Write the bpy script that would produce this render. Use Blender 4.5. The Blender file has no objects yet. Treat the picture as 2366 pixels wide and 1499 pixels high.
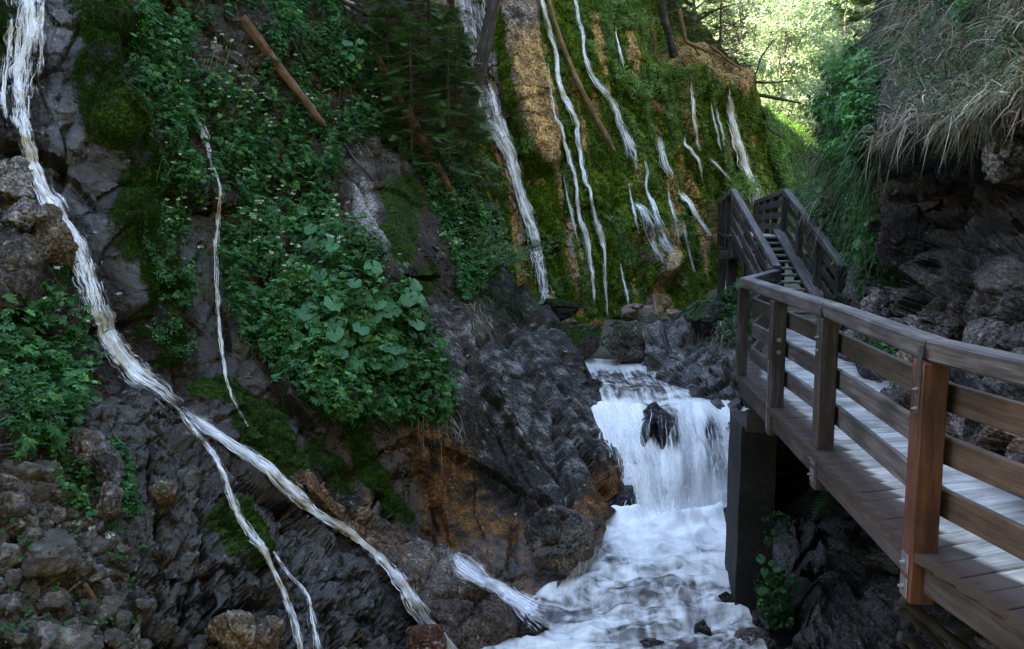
import bpy, bmesh, math, random
import numpy as np
from mathutils import Vector, Matrix

random.seed(7)
RNG = np.random.default_rng(11)
scene = bpy.context.scene
COL = scene.collection

# ------------------------------------------------------------------ camera
F_PX, CX, CY = 1900.0, 1183.0, 749.5          # focal length and centre in photo pixels
PITCH = math.atan(230.0 / 1900.0)
EYE = np.array([0.0, 0.0, 1.6])               # deck of the walkway is z = 0
cam_data = bpy.data.cameras.new("camera")
cam_data.sensor_width = 36.0
cam_data.lens = 36.0 * F_PX / 2366.0
cam_data.clip_start = 0.05
cam_data.clip_end = 2000.0
cam = bpy.data.objects.new("camera", cam_data)
cam.location = EYE
cam.rotation_euler = (math.pi / 2 - PITCH, 0.0, 0.0)
COL.objects.link(cam)
scene.camera = cam

# ------------------------------------------------------------------ light
SUN_DIR = Vector((-0.72, 0.48, 0.42)).normalized()      # towards the sun
sun_el = math.asin(SUN_DIR.z)
sun_rot = math.atan2(SUN_DIR.x, SUN_DIR.y)
world = bpy.data.worlds.new("World")
scene.world = world
world.use_nodes = True
wn = world.node_tree
bg = wn.nodes["Background"]
sky = wn.nodes.new("ShaderNodeTexSky")
sky.sky_type = 'NISHITA'
sky.sun_disc = False
sky.sun_elevation = sun_el
sky.sun_rotation = sun_rot
sky.altitude = 700
sky.air_density = 1.0
sky.dust_density = 1.5
wn.links.new(sky.outputs[0], bg.inputs[0])
bg.inputs[1].default_value = 0.15
sd = bpy.data.lights.new("sun", 'SUN')
sd.energy = 5.0
sd.angle = math.radians(0.53)
sd.color = (1.0, 0.93, 0.82)
so = bpy.data.objects.new("sun", sd)
so.rotation_mode = 'QUATERNION'
so.rotation_quaternion = SUN_DIR.to_track_quat('Z', 'Y')
COL.objects.link(so)
scene.view_settings.view_transform = 'Standard'
scene.view_settings.look = 'None'
scene.view_settings.exposure = 3.75
scene.view_settings.gamma = 1.0
scene.view_settings.use_white_balance = True
scene.view_settings.white_balance_temperature = 7700
scene.view_settings.white_balance_tint = 8
scene.cycles.use_denoising = True
scene.cycles.adaptive_threshold = 0.015
scene.cycles.max_bounces = 6
scene.cycles.diffuse_bounces = 2
scene.cycles.glossy_bounces = 2
scene.cycles.transmission_bounces = 3
scene.cycles.transparent_max_bounces = 10
scene.cycles.caustics_reflective = False
scene.cycles.caustics_refractive = False


def at(px, py, d):
    """photo pixel + distance in metres ahead of the eye -> world points (vectorised)"""
    px, py, d = np.broadcast_arrays(np.asarray(px, float), np.asarray(py, float), np.asarray(d, float))
    u = (px - CX) / F_PX
    v = (CY - py) / F_PX
    c, s = math.cos(PITCH), math.sin(PITCH)
    dy = c + v * s
    dz = v * c - s
    k = d / dy
    return np.stack([u * k, d, EYE[2] + dz * k], -1)


# ------------------------------------------------------------------ numpy noise
def _hash(ix, iy, iz, seed):
    h = (ix.astype(np.uint32) * np.uint32(374761393) + iy.astype(np.uint32) * np.uint32(668265263)
         + iz.astype(np.uint32) * np.uint32(2147483647 & 0x7feb352d) + np.uint32((seed * 2654435761) & 0xffffffff))
    h = (h ^ (h >> np.uint32(15))) * np.uint32(2246822519)
    h = (h ^ (h >> np.uint32(13))) * np.uint32(3266489917)
    return h ^ (h >> np.uint32(16))


def _rnd(ix, iy, iz, seed):
    return _hash(ix, iy, iz, seed).astype(np.float64) / 4294967296.0


def noise3(p, seed=0):
    p = np.asarray(p, float)
    i = np.floor(p).astype(np.int64)
    f = p - i
    w = f * f * f * (f * (f * 6 - 15) + 10)
    res = 0.0
    for dx in (0, 1):
        wx = w[..., 0] if dx else 1 - w[..., 0]
        for dy in (0, 1):
            wy = w[..., 1] if dy else 1 - w[..., 1]
            for dz in (0, 1):
                wz = w[..., 2] if dz else 1 - w[..., 2]
                h = _hash(i[..., 0] + dx, i[..., 1] + dy, i[..., 2] + dz, seed)
                gx = (h & np.uint32(1023)).astype(np.float64) / 511.5 - 1
                gy = ((h >> np.uint32(10)) & np.uint32(1023)).astype(np.float64) / 511.5 - 1
                gz = ((h >> np.uint32(20)) & np.uint32(1023)).astype(np.float64) / 511.5 - 1
                g = gx * (f[..., 0] - dx) + gy * (f[..., 1] - dy) + gz * (f[..., 2] - dz)
                res = res + wx * wy * wz * g
    return res * 1.4


def fbm(p, oct=4, seed=0, gain=0.5):
    p = np.asarray(p, float)
    a, s, r = 1.0, 0.0, 0.0
    for k in range(oct):
        r = r + a * noise3(p, seed + k * 17)
        s += a
        a *= gain
        p = p * 2.03 + 11.3
    return r / s


def ridged(p, oct=4, seed=0):
    p = np.asarray(p, float)
    a, s, r = 1.0, 0.0, 0.0
    for k in range(oct):
        r = r + a * (1 - np.abs(noise3(p, seed + k * 17)) * 1.8)
        s += a
        a *= 0.5
        p = p * 2.07 + 5.1
    return r / s


def worley(p, seed=0):
    """F1, F2 and the id of the nearest cell"""
    p = np.asarray(p, float)
    i = np.floor(p).astype(np.int64)
    f1 = np.full(p.shape[:-1], 9.0)
    f2 = np.full(p.shape[:-1], 9.0)
    cid = np.zeros(p.shape[:-1])
    for dx in (-1, 0, 1):
        for dy in (-1, 0, 1):
            for dz in (-1, 0, 1):
                c = i + np.array([dx, dy, dz])
                q = np.stack([_rnd(c[..., 0], c[..., 1], c[..., 2], seed + k) for k in (1, 2, 3)], -1) + c
                d = np.sqrt(((q - p) ** 2).sum(-1))
                closer = d < f1
                f2 = np.where(closer, f1, np.minimum(f2, d))
                cid = np.where(closer, _rnd(c[..., 0], c[..., 1], c[..., 2], seed + 9), cid)
                f1 = np.where(closer, d, f1)
    return f1, f2, cid


def facet(p, s, seed=0, warp=0.25, tilt=0.55, step=0.5, stretch=(1, 1, 1)):
    """fractured rock: every cell is a plane of its own tilt and height, with cracks between (about -0.6 .. 0.6)"""
    p = np.asarray(p, float)
    q = p * s * np.array(stretch)
    q = q + warp * np.stack([noise3(q * 0.9 + k * 7.7, seed + k) for k in range(3)], -1)
    i = np.floor(q - 0.5).astype(np.int64)
    f1 = np.full(q.shape[:-1], 9.0)
    f2 = np.full(q.shape[:-1], 9.0)
    val = np.zeros(q.shape[:-1])
    for dx in (0, 1):
        for dy in (0, 1):
            for dz in (0, 1):
                c = i + np.array([dx, dy, dz])
                o = np.stack([_rnd(c[..., 0], c[..., 1], c[..., 2], seed + k) for k in (1, 2, 3)], -1) * 0.8 + 0.1
                v = q - (o + c)
                d = np.sqrt((v ** 2).sum(-1))
                closer = d < f1
                f2 = np.where(closer, f1, np.minimum(f2, d))
                g = 2 * np.modf(o * 97.13)[0] - 1
                h = np.modf(o[..., 0] * 53.7)[0] - 0.5
                val = np.where(closer, (v * g).sum(-1) * tilt * 2 + h * step * 2, val)
                f1 = np.where(closer, d, f1)
    return val - 0.35 * (1 - sstep(0.0, 0.10, f2 - f1))


def sstep(a, b, x):
    t = np.clip((x - a) / (b - a), 0, 1)
    return t * t * (3 - 2 * t)


# ------------------------------------------------------------------ object helpers
def link(name, mesh, parent=None, mat=None):
    o = bpy.data.objects.new(name, mesh)
    COL.objects.link(o)
    if mat is not None:
        mesh.materials.append(mat)
    if parent is not None:
        o.parent = parent
    return o


def tag(o, label=None, cat=None, group=None, kind=None):
    if label:
        o["label"] = label
    if cat:
        o["category"] = cat
    if group:
        o["group"] = group
    if kind:
        o["kind"] = kind
    return o


def empty(name, loc=(0, 0, 0)):
    o = bpy.data.objects.new(name, None)
    o.empty_display_size = 0.2
    o.location = Vector(loc)
    COL.objects.link(o)
    return o


def mesh_np(name, verts, tris=None, quads=None, attrs=None, smooth=True):
    """fast mesh from numpy arrays; attrs {name: float array (n) or vector array (n,3)}"""
    me = bpy.data.meshes.new(name)
    verts = np.asarray(verts, np.float32)
    loops, starts, totals = [], [], []
    n = 0
    for fa in (tris, quads):
        if fa is None or len(fa) == 0:
            continue
        fa = np.asarray(fa, np.int32)
        k = fa.shape[1]
        loops.append(fa.ravel())
        starts.append(n + np.arange(len(fa), dtype=np.int32) * k)
        totals.append(np.full(len(fa), k, np.int32))
        n += len(fa) * k
    loops = np.concatenate(loops)
    starts = np.concatenate(starts)
    me.vertices.add(len(verts))
    me.vertices.foreach_set("co", verts.ravel())
    me.loops.add(len(loops))
    me.loops.foreach_set("vertex_index", loops)
    me.polygons.add(len(starts))
    me.polygons.foreach_set("loop_start", starts)
    me.update(calc_edges=True)
    me.polygons.foreach_set("use_smooth", np.full(len(starts), smooth, bool))
    for k, a in (attrs or {}).items():
        a = np.asarray(a, np.float32)
        if a.ndim == 1:
            at_ = me.attributes.new(k, 'FLOAT', 'POINT')
            at_.data.foreach_set("value", a)
        else:
            at_ = me.attributes.new(k, 'FLOAT_VECTOR', 'POINT')
            at_.data.foreach_set("vector", a.ravel())
    me.update()
    return me


def poly_interp(pts, y):
    pts = sorted(pts)
    return np.interp(y, [p[0] for p in pts], [p[1] for p in pts])


def catmull(pts, n):
    """Catmull-Rom through rows of pts, n samples"""
    P = np.asarray(pts, float)
    P = np.vstack([2 * P[0] - P[1], P, 2 * P[-1] - P[-2]])
    m = len(P) - 3
    t = np.linspace(0, m - 1e-6, n)
    i = t.astype(int)
    f = (t - i)[:, None]
    p0, p1, p2, p3 = P[i], P[i + 1], P[i + 2], P[i + 3]
    return 0.5 * (2 * p1 + (p2 - p0) * f + (2 * p0 - 5 * p1 + 4 * p2 - p3) * f ** 2 + (3 * p1 - p0 - 3 * p2 + p3) * f ** 3)


def in_poly(px, py, poly):
    r = np.zeros(np.shape(px), bool)
    n = len(poly)
    for k in range(n):
        x0, y0 = poly[k]
        x1, y1 = poly[(k + 1) % n]
        c = (y0 > py) != (y1 > py)
        xi = (x1 - x0) * (py - y0) / ((y1 - y0) if y1 != y0 else 1e-9) + x0
        r ^= c & (px < xi)
    return r


def stroke(px, py, pts, soft=1.4):
    """1 along a stroke of (x, y, half width), falling to 0 at soft * half width"""
    m = np.zeros(np.shape(px))
    for (x0, y0, w0), (x1, y1, w1) in zip(pts[:-1], pts[1:]):
        dx, dy = x1 - x0, y1 - y0
        t = np.clip(((px - x0) * dx + (py - y0) * dy) / (dx * dx + dy * dy + 1e-9), 0, 1)
        d = np.hypot(px - x0 - t * dx, py - y0 - t * dy)
        w = w0 + (w1 - w0) * t
        m = np.maximum(m, 1 - sstep(0.55, soft, d / w))
    return m


def normalize(a):
    return a / np.maximum(np.linalg.norm(a, axis=-1, keepdims=True), 1e-9)


# ------------------------------------------------------------------ material helpers
class NT:
    def __init__(self, name):
        self.m = bpy.data.materials.new(name)
        self.m.use_nodes = True
        self.t = self.m.node_tree
        self.t.nodes.clear()
        self.out = self.n("ShaderNodeOutputMaterial")

    def n(self, kind, **kw):
        nd = self.t.nodes.new(kind)
        for k, v in kw.items():
            if k.startswith("i_"):
                nd.inputs[k[2:].replace("_", " ")].default_value = v
            else:
                setattr(nd, k, v)
        return nd

    def l(self, a, b):
        self.t.links.new(a, b)

    def attr(self, name):
        return self.n("ShaderNodeAttribute", attribute_name=name)

    def pos(self, scale=(1, 1, 1), src=None):
        if src is None:
            src = self.n("ShaderNodeTexCoord").outputs["Object"]
        mp = self.n("ShaderNodeMapping")
        mp.inputs["Scale"].default_value = scale
        self.l(src, mp.inputs["Vector"])
        return mp.outputs[0]

    def noise(self, vec, scale, detail=5, rough=0.55, dist=0.0):
        nd = self.n("ShaderNodeTexNoise")
        nd.inputs["Scale"].default_value = scale
        nd.inputs["Detail"].default_value = detail
        nd.inputs["Roughness"].default_value = rough
        nd.inputs["Distortion"].default_value = dist
        self.l(vec, nd.inputs["Vector"])
        return nd.outputs["Fac"]

    def ramp(self, fac, stops, interp='LINEAR'):
        nd = self.n("ShaderNodeValToRGB")
        cr = nd.color_ramp
        cr.interpolation = interp
        while len(cr.elements) < len(stops):
            cr.elements.new(0.5)
        for e, (p, c) in zip(cr.elements, stops):
            e.position = p
            e.color = (c[0], c[1], c[2], 1) if not isinstance(c, (int, float)) else (c, c, c, 1)
        self.l(fac, nd.inputs[0])
        return nd.outputs[0]

    def math(self, op, a, b=None, clamp=False):
        nd = self.n("ShaderNodeMath", operation=op, use_clamp=clamp)
        for k, v in enumerate((a, b)):
            if v is None:
                continue
            if isinstance(v, (int, float)):
                nd.inputs[k].default_value = v
            else:
                self.l(v, nd.inputs[k])
        return nd.outputs[0]

    def mix(self, fac, a, b, blend='MIX'):
        nd = self.n("ShaderNodeMix", data_type='RGBA', blend_type=blend)
        for k, v in ((0, fac), (6, a), (7, b)):
            if isinstance(v, (int, float)):
                nd.inputs[k].default_value = v
            elif isinstance(v, tuple):
                nd.inputs[k].default_value = (v[0], v[1], v[2], 1)
            else:
                self.l(v, nd.inputs[k])
        return nd.outputs[2]

    def fmix(self, fac, a, b):
        nd = self.n("ShaderNodeMix", data_type='FLOAT')
        for k, v in ((0, fac), (2, a), (3, b)):
            if isinstance(v, (int, float)):
                nd.inputs[k].default_value = v
            else:
                self.l(v, nd.inputs[k])
        return nd.outputs[0]

    def bump(self, h, strength=0.5, dist=0.02, normal=None):
        nd = self.n("ShaderNodeBump")
        nd.inputs["Strength"].default_value = strength
        nd.inputs["Distance"].default_value = dist
        self.l(h, nd.inputs["Height"])
        if normal is not None:
            self.l(normal, nd.inputs["Normal"])
        return nd.outputs[0]

    def principled(self, color, rough=0.8, normal=None, spec=0.5):
        b = self.n("ShaderNodeBsdfPrincipled")
        if isinstance(color, tuple):
            b.inputs["Base Color"].default_value = (*color, 1)
        else:
            self.l(color, b.inputs["Base Color"])
        if isinstance(rough, (int, float)):
            b.inputs["Roughness"].default_value = rough
        else:
            self.l(rough, b.inputs["Roughness"])
        b.inputs["Specular IOR Level"].default_value = spec
        if normal is not None:
            self.l(normal, b.inputs["Normal"])
        return b.outputs[0]

    def done(self, shader):
        self.l(shader, self.out.inputs["Surface"])
        return self.m


def rock_shader(name, fine=26.0, bump=0.6):
    """colour and roughness come with the mesh ('col', 'rgh'); the shader adds grain and fine relief"""
    k = NT(name)
    p = k.pos()
    n = k.noise(p, fine, 5, 0.72)
    g = k.ramp(n, [(0.38, 0.30), (0.5, 0.88), (0.61, 2.1)])
    col = k.mix(1.0, k.attr("col").outputs["Vector"], g, 'MULTIPLY')
    nr = k.bump(n, bump, 0.05)
    rg = k.attr("rgh").outputs["Fac"]
    sh = k.principled(col, rg, nr, 0.3)
    k.l(k.ramp(rg, [(0.2, 0.8), (0.6, 0.14)]), sh.node.inputs["Specular IOR Level"])
    return k.done(sh)


def lerp3(a, b, t):
    return np.asarray(a) * (1 - t[..., None]) + np.asarray(b) * t[..., None]


def brk(mask, nz, lo=0.3, hi=0.62, amt=0.9):
    """mask broken up by noise (nz about -0.5 .. 0.5)"""
    return sstep(lo, hi, mask + nz * amt) * np.clip(mask * 6, 0, 1)


def paint_rock(G, dark, mid, light, moss=0, wet=0, ochre=0, pale=0, soil=0, streak=(1, 1, 1), scale=1.0,
               ochre_c=(0.30, 0.17, 0.05), moss_a=(0.005, 0.015, 0.002), moss_b=(0.022, 0.050, 0.006), seed=0, rough=0.72):
    z = np.zeros(G.shape[:-1])
    moss, wet, ochre, pale, soil = (z + m for m in (moss, wet, ochre, pale, soil))
    n1 = fbm(G * np.array(streak) * 1.1 * scale, 5, seed + 100, 0.6)
    n2 = fbm(G * 5.0 * scale, 5, seed + 200, 0.65)
    n3 = fbm(G * np.array(streak) * 2.7 * scale + 31, 4, seed + 300, 0.6)
    n4 = fbm(G * 12 * scale, 3, seed + 400, 0.6)
    t = 0.5 + 0.75 * n1 + 0.55 * n2 + 0.25 * n4
    col = lerp3(dark, mid, sstep(0.1, 0.55, t))
    col = lerp3(col, light, sstep(0.55, 1.05, t))
    # brown iron tint in patches, pale flecks for lichen and painted glints on wet rock
    col = lerp3(col, col * np.array([1.15, 0.95, 0.78]), sstep(0.05, 0.35, n3))
    col = lerp3(col, (0.34, 0.33, 0.335), 0.6 * sstep(0.28, 0.45, n4 + 0.3 * n1))
    col = lerp3(col, (0.36, 0.35, 0.365), 0.5 * brk(pale, n2 * 1.2, 0.2, 0.9))
    oc = brk(ochre, n1 * 0.7 + n2 * 0.5, 0.15, 0.85)
    col = lerp3(col, lerp3(np.array(ochre_c) * 0.30, np.array(ochre_c), sstep(-0.35, 0.3, n2 + 0.4 * n3)), oc * 0.85)
    w = brk(wet, n1, 0.2, 0.7)
    col = lerp3(col, col * np.array([0.55, 0.52, 0.55]), w)
    so = brk(soil, n2 * 0.9)
    col = lerp3(col, lerp3((0.012, 0.010, 0.008), (0.045, 0.034, 0.022), sstep(-0.3, 0.3, n4)), so * 0.85)
    ms = brk(moss, n2 * 0.8 + n3 * 0.5)
    mc = lerp3(moss_a, moss_b, sstep(-0.45, 0.45, n2 * 0.8 + n4 * 0.6 + 0.5 * n1))
    col = lerp3(col, mc, ms)
    rg = rough + 0.25 * n2
    rg = rg * (1 - w) + w * (0.16 + 0.3 * np.abs(n4))
    rg = rg * (1 - ms) + ms
    return dict(col=np.clip(col, 0.002, 0.9).reshape(-1, 3), rgh=np.clip(rg, 0.12, 1).ravel())


def leaf_material(name, a, b, c=None, trans=0.3, rough=0.5, spec=0.35, tint=(1.0, 1.25, 0.5)):
    k = NT(name)
    r = k.attr("rnd").outputs["Fac"]
    stops = [(0.0, a), (0.75, b), (1.0, c or b)]
    col = k.ramp(r, stops)
    pr = k.principled(col, rough, None, spec)
    tr = k.n("ShaderNodeBsdfTranslucent")
    k.l(k.mix(1.0, col, tint, 'MULTIPLY'), tr.inputs[0])
    mx = k.n("ShaderNodeMixShader")
    mx.inputs[0].default_value = trans
    k.l(pr, mx.inputs[1])
    k.l(tr.outputs[0], mx.inputs[2])
    return k.done(mx.outputs[0])


def wood_material(name, a, b, c, grain=1.0, rough=0.7, knots=True, dirt=None, bump=0.35):
    """weathered sawn timber: 'lc' holds coordinates in the piece's own frame (x = along the grain)"""
    k = NT(name)
    lc = k.attr("lc").outputs["Vector"]
    p = k.pos((0.9 * grain, 14 * grain, 14 * grain), lc)
    n1 = k.noise(p, 2.0, 6, 0.6, 0.6)
    n2 = k.noise(k.pos((2.0, 55, 55), lc), 2.0, 4, 0.6)
    big = k.noise(k.pos((1, 1, 1), lc), 1.7, 4, 0.6)
    v = k.math('ADD', k.math('MULTIPLY', n1, 0.6), k.math('MULTIPLY', n2, 0.4))
    col = k.ramp(v, [(0.38, a), (0.5, b), (0.62, c)])
    col = k.mix(k.ramp(big, [(0.40, 0.9), (0.56, 0.0)]), col, k.mix(1.0, col, (0.45, 0.45, 0.44), 'MULTIPLY'))
    if knots:
        vo = k.n("ShaderNodeTexVoronoi")
        vo.inputs["Scale"].default_value = 1.6
        k.l(k.pos((1.2, 4.0, 4.0), lc), vo.inputs["Vector"])
        col = k.mix(k.ramp(vo.outputs["Distance"], [(0.04, 0.85), (0.10, 0.0)]), col, tuple(x * 0.35 for x in a))
    if dirt:
        d = k.attr("dirt").outputs["Fac"]
        dm = k.math('ADD', d, k.math('MULTIPLY', k.math('SUBTRACT', big, 0.5), 0.8))
        col = k.mix(k.ramp(dm, [(0.3, 0.0), (0.75, 1.0)]), col, k.mix(n1, tuple(x * 0.5 for x in dirt), dirt))
    nr = k.bump(v, bump, 0.012)
    return k.done(k.principled(col, rough, nr, 0.4))
# ------------------------------------------------------------------ terrain sheets
class Sheet:
    """a rock face given by control points (photo x, photo y, metres ahead), relief added along its normals"""

    def __init__(self, ctrl, rows, us, L, R, relief, lam=1e-4):
        self.L, self.R = L, R
        c = np.array(ctrl, float)
        self.cx = c[:, :2] / 1000.0
        n = len(c)
        r = np.linalg.norm(self.cx[:, None] - self.cx[None], axis=-1)
        K = np.where(r > 0, r * r * np.log(np.maximum(r, 1e-9)), 0) + lam * np.eye(n)
        P = np.hstack([np.ones((n, 1)), self.cx])
        A = np.block([[K, P], [P.T, np.zeros((3, 3))]])
        self.w = np.linalg.solve(A, np.concatenate([np.log(c[:, 2]), np.zeros(3)]))
        self.rows, self.us = np.asarray(rows, float), np.asarray(us, float)
        py = np.repeat(self.rows[:, None], len(us), 1)
        l, rr = poly_interp(L, self.rows)[:, None], poly_interp(R, self.rows)[:, None]
        px = l + (rr - l) * self.us[None]
        self.px, self.py = px, py
        G = at(px, py, self.depth(px, py))
        N = self.normals(G)
        self.G = G + N * relief(G, px, py)[..., None]
        self.N = self.normals(self.G)

    def depth(self, px, py):
        q = np.stack([np.asarray(px, float).ravel(), np.asarray(py, float).ravel()], -1) / 1000.0
        out = np.empty(len(q))
        for s in range(0, len(q), 20000):
            b = q[s:s + 20000]
            r = np.linalg.norm(b[:, None] - self.cx[None], axis=-1)
            K = np.where(r > 0, r * r * np.log(np.maximum(r, 1e-9)), 0)
            out[s:s + 20000] = K @ self.w[:-3] + self.w[-3] + b @ self.w[-2:]
        return np.exp(out).reshape(np.shape(px))

    @staticmethod
    def normals(G):
        du = np.gradient(G, axis=1)
        dv = np.gradient(G, axis=0)
        n = normalize(np.cross(du, dv))
        flip = ((EYE - G) * n).sum(-1) < 0
        n[flip] *= -1
        return n

    def mesh(self, name, attrs, skirt=(), skirt_len=2.0, skirt_in=0.3, skirt_dir=None, smooth=False):
        nr, nc = self.G.shape[:2]
        idx = np.arange(nr * nc).reshape(nr, nc)
        q = np.stack([idx[:-1, :-1], idx[:-1, 1:], idx[1:, 1:], idx[1:, :-1]], -1).reshape(-1, 4)
        V = self.G.reshape(-1, 3)
        A = dict(attrs)
        base = len(V)
        for side in skirt:
            e = {'R': idx[:, -1], 'L': idx[:, 0], 'T': idx[0], 'B': idx[-1]}[side]
            p = V[e]
            nrm = self.N.reshape(-1, 3)[e]
            prev = e
            for s in (0.12, 0.4, 1.0):
                back = normalize(p - EYE) * skirt_len * s - nrm * skirt_in * s
                if skirt_dir is not None:
                    back = np.array(skirt_dir) * skirt_len * s + p * 0
                back = back + 0.12 * s * fbm(p * 1.5, 3, 5)[:, None] * np.array([1, 0, 1])
                new = p + back
                ni = np.arange(len(e)) + base
                V = np.vstack([V, new])
                for k in A:
                    A[k] = np.concatenate([A[k], A[k][e]])
                q = np.vstack([q, np.stack([prev[:-1], prev[1:], ni[1:], ni[:-1]], -1)])
                prev = ni
                base += len(e)
        return mesh_np(name, V, quads=q, attrs=A, smooth=smooth)

    def lookup(self, px, py):
        px, py = np.asarray(px, float), np.asarray(py, float)
        l, r = poly_interp(self.L, py), poly_interp(self.R, py)
        u = np.clip((px - l) / (r - l), 0, 1)
        j = np.clip(np.searchsorted(self.us, u) - 1, 0, len(self.us) - 2)
        fu = np.clip((u - self.us[j]) / (self.us[j + 1] - self.us[j]), 0, 1)[..., None]
        i = np.clip(np.searchsorted(self.rows, py) - 1, 0, len(self.rows) - 2)
        fv = np.clip((py - self.rows[i]) / (self.rows[i + 1] - self.rows[i]), 0, 1)[..., None]
        def b(G):
            return (G[i, j] * (1 - fu) + G[i, j + 1] * fu) * (1 - fv) + (G[i + 1, j] * (1 - fu) + G[i + 1, j + 1] * fu) * fv
        return b(self.G), normalize(b(self.N))


def blocky(P, s, seed, warp=0.35, depth=0.5):
    """broken rock: flat-ish cells with cracks between them"""
    Q = P * s + warp * np.stack([fbm(P * s * 0.8 + k * 7.7, 3, seed + k) for k in range(3)], -1)
    f1, f2, cid = worley(Q, seed)
    crack = 1 - sstep(0.0, 0.16, f2 - f1)
    return (cid - 0.5) * depth - crack * 0.5 - f1 * 0.25


# ---- left side of the gorge
AB_CTRL = [(-2200,-2500,14),(0,-2500,19),(1150,-2500,26),(-2200,-1500,10.5),(-2200,0,5.2),(-2200,1500,2.6),(-900,-1500,12),(0,-1500,17.5),(600,-1500,21),(1150,-1500,25),
 (-900,-600,9.5),(-300,-600,13),(0,-600,15),(400,-600,18.5),(800,-600,21.5),(1150,-600,24),
 (-900,0,6.2),(-300,0,8.8),(0,0,10),(120,0,10.3),(250,0,11.0),(500,0,13),(800,0,16),(1000,0,18.5),(1150,0,20.5),
 (-300,400,7.2),(0,400,8.2),(120,300,9.0),(230,300,9.2),(330,400,9.7),(500,300,11.2),(520,120,11.9),(650,200,12.8),(800,300,13.8),(950,300,15.5),(1120,300,18),
 (-900,700,4.6),(0,600,7.5),(150,620,8.0),(330,600,8.9),(500,600,10),(700,500,11.6),(850,420,12.6),(950,480,13.4),(1130,520,16),
 (0,800,6.8),(150,800,7.4),(300,850,8.1),(500,850,9),(700,800,9.7),(800,750,10.1),(900,640,11.0),(960,700,11.9),(1100,680,13.6),(1190,660,15),(1250,735,14.6),
 (0,1000,6.1),(200,1000,6.9),(420,1000,7.9),(600,1000,8.7),(800,950,9.3),(950,950,10.2),(1050,900,11.2),(1200,850,12.2),(1330,850,13.2),(1400,950,12.6),(1450,1010,12),(1465,1130,11.5),
 (0,1250,5.4),(250,1250,6.2),(450,1200,7),(600,1200,7.6),(750,1180,8.7),(850,1100,9.5),(950,1080,10.1),(1100,1050,10.9),(1250,1050,10.9),(1380,1180,10.2),(1370,1310,9.3),(1250,1230,9.7),(1200,1350,8.95),(1280,1340,9.1),(1000,1180,10.1),(1000,1260,9.7),(1100,1290,9.2),
 (-900,1500,2.9),(0,1499,4.8),(300,1499,5.6),(500,1499,6.1),(700,1499,6.7),(900,1499,7.4),(1050,1499,7.9),(1150,1450,8.4),(800,1350,7.7),(900,1390,7.9),
 (0,1750,4.2),(500,1750,5.4),(1000,1750,7),(1150,1750,7.6)]
AB_R = [(-2500,1150),(-1500,1120),(-600,1060),(-60,1040),(0,1040),(150,1052),(260,1080),(330,1100),(420,1112),(500,1130),(650,1190),(730,1250),(780,1292),(830,1330),(900,1388),(950,1425),(1000,1450),(1060,1466),(1110,1471),(1150,1462),(1180,1425),(1210,1398),(1250,1388),(1300,1374),(1330,1362),(1345,1300),(1400,1255),(1499,1150),(1750,1150)]
AB_L = [(-2500,-2200),(1750,-2200)]
SLAB = [(790,360),(960,350),(1000,560),(1060,690),(1250,720),(1340,830),(1480,1080),(1470,1180),(1380,1330),(1200,1370),(1000,1230),(950,1000),(1050,960),(980,800),(930,640),(830,520)]


def m_poly(px, py, poly, soft=30):
    """soft polygon mask from jittered inside tests"""
    m = 0
    for k in range(8):
        a = k * math.pi / 4
        m = m + in_poly(px + soft * 0.6 * math.cos(a), py + soft * 0.6 * math.sin(a), poly)
    return m / 8.0


MOSS_LEFT = [[(190,-40,60),(235,60,70),(220,190,50),(240,300,45)],[(255,290,30),(290,360,45),(300,440,50),(270,520,50)],
             [(300,520,60),(320,620,60),(335,700,70),(370,800,55)],[(20,0,30),(20,120,30)],[(350,400,40),(380,480,45),(390,600,40)]]
MOSS_SMALL = [[(560,985,40),(610,1020,50),(660,1090,35)],[(490,1220,30),(560,1290,45)],[(850,1010,35),(880,1130,30),(940,1190,25)],
              [(730,1050,40),(800,1110,40)],[(60,520,18),(120,590,22),(150,640,25)],[(470,900,30),(640,960,30)],[(930,450,45),(925,580,35)],[(985,640,30),(980,660,30)]]


CRACKS = [[(1285,960,4),(1300,1080,6),(1318,1180,7),(1345,1260,5)], [(1365,985,3),(1378,1090,6),(1392,1170,5)], [(930,640,3),(1010,643,4)], [(1065,720,5),(1110,830,4),(1180,960,5),(1240,1050,4)],
          [(955,1005,4),(1080,1080,5),(1200,1150,6),(1290,1190,4)], [(1120,900,3),(1220,1010,5),(1300,1120,3)], [(1160,760,4),(1280,900,5),(1370,1010,4)], [(1010,800,4),(1050,960,4)], [(200,1040,3),(230,1110,5),(290,1120,3)],
          [(0,505,5),(70,545,6),(110,590,5)], [(470,560,4),(440,640,4)], [(880,560,3),(890,600,3)], [(480,90,4),(560,160,4),(600,260,4)], [(660,1190,4),(740,1260,4),(820,1340,4)], [(330,1050,4),(360,1250,5),(420,1400,4)]]
LEDGES = [[(1000,1010,14),(1120,1090,20),(1230,1160,24),(1290,1210,18)], [(1250,740,16),(1330,850,18),(1400,960,16)], [(1060,730,10),(1140,900,12),(1230,1050,10)], [(640,900,14),(720,970,16)], [(390,1020,12),(480,1130,14),(560,1280,12),(640,1400,12)]]


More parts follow.
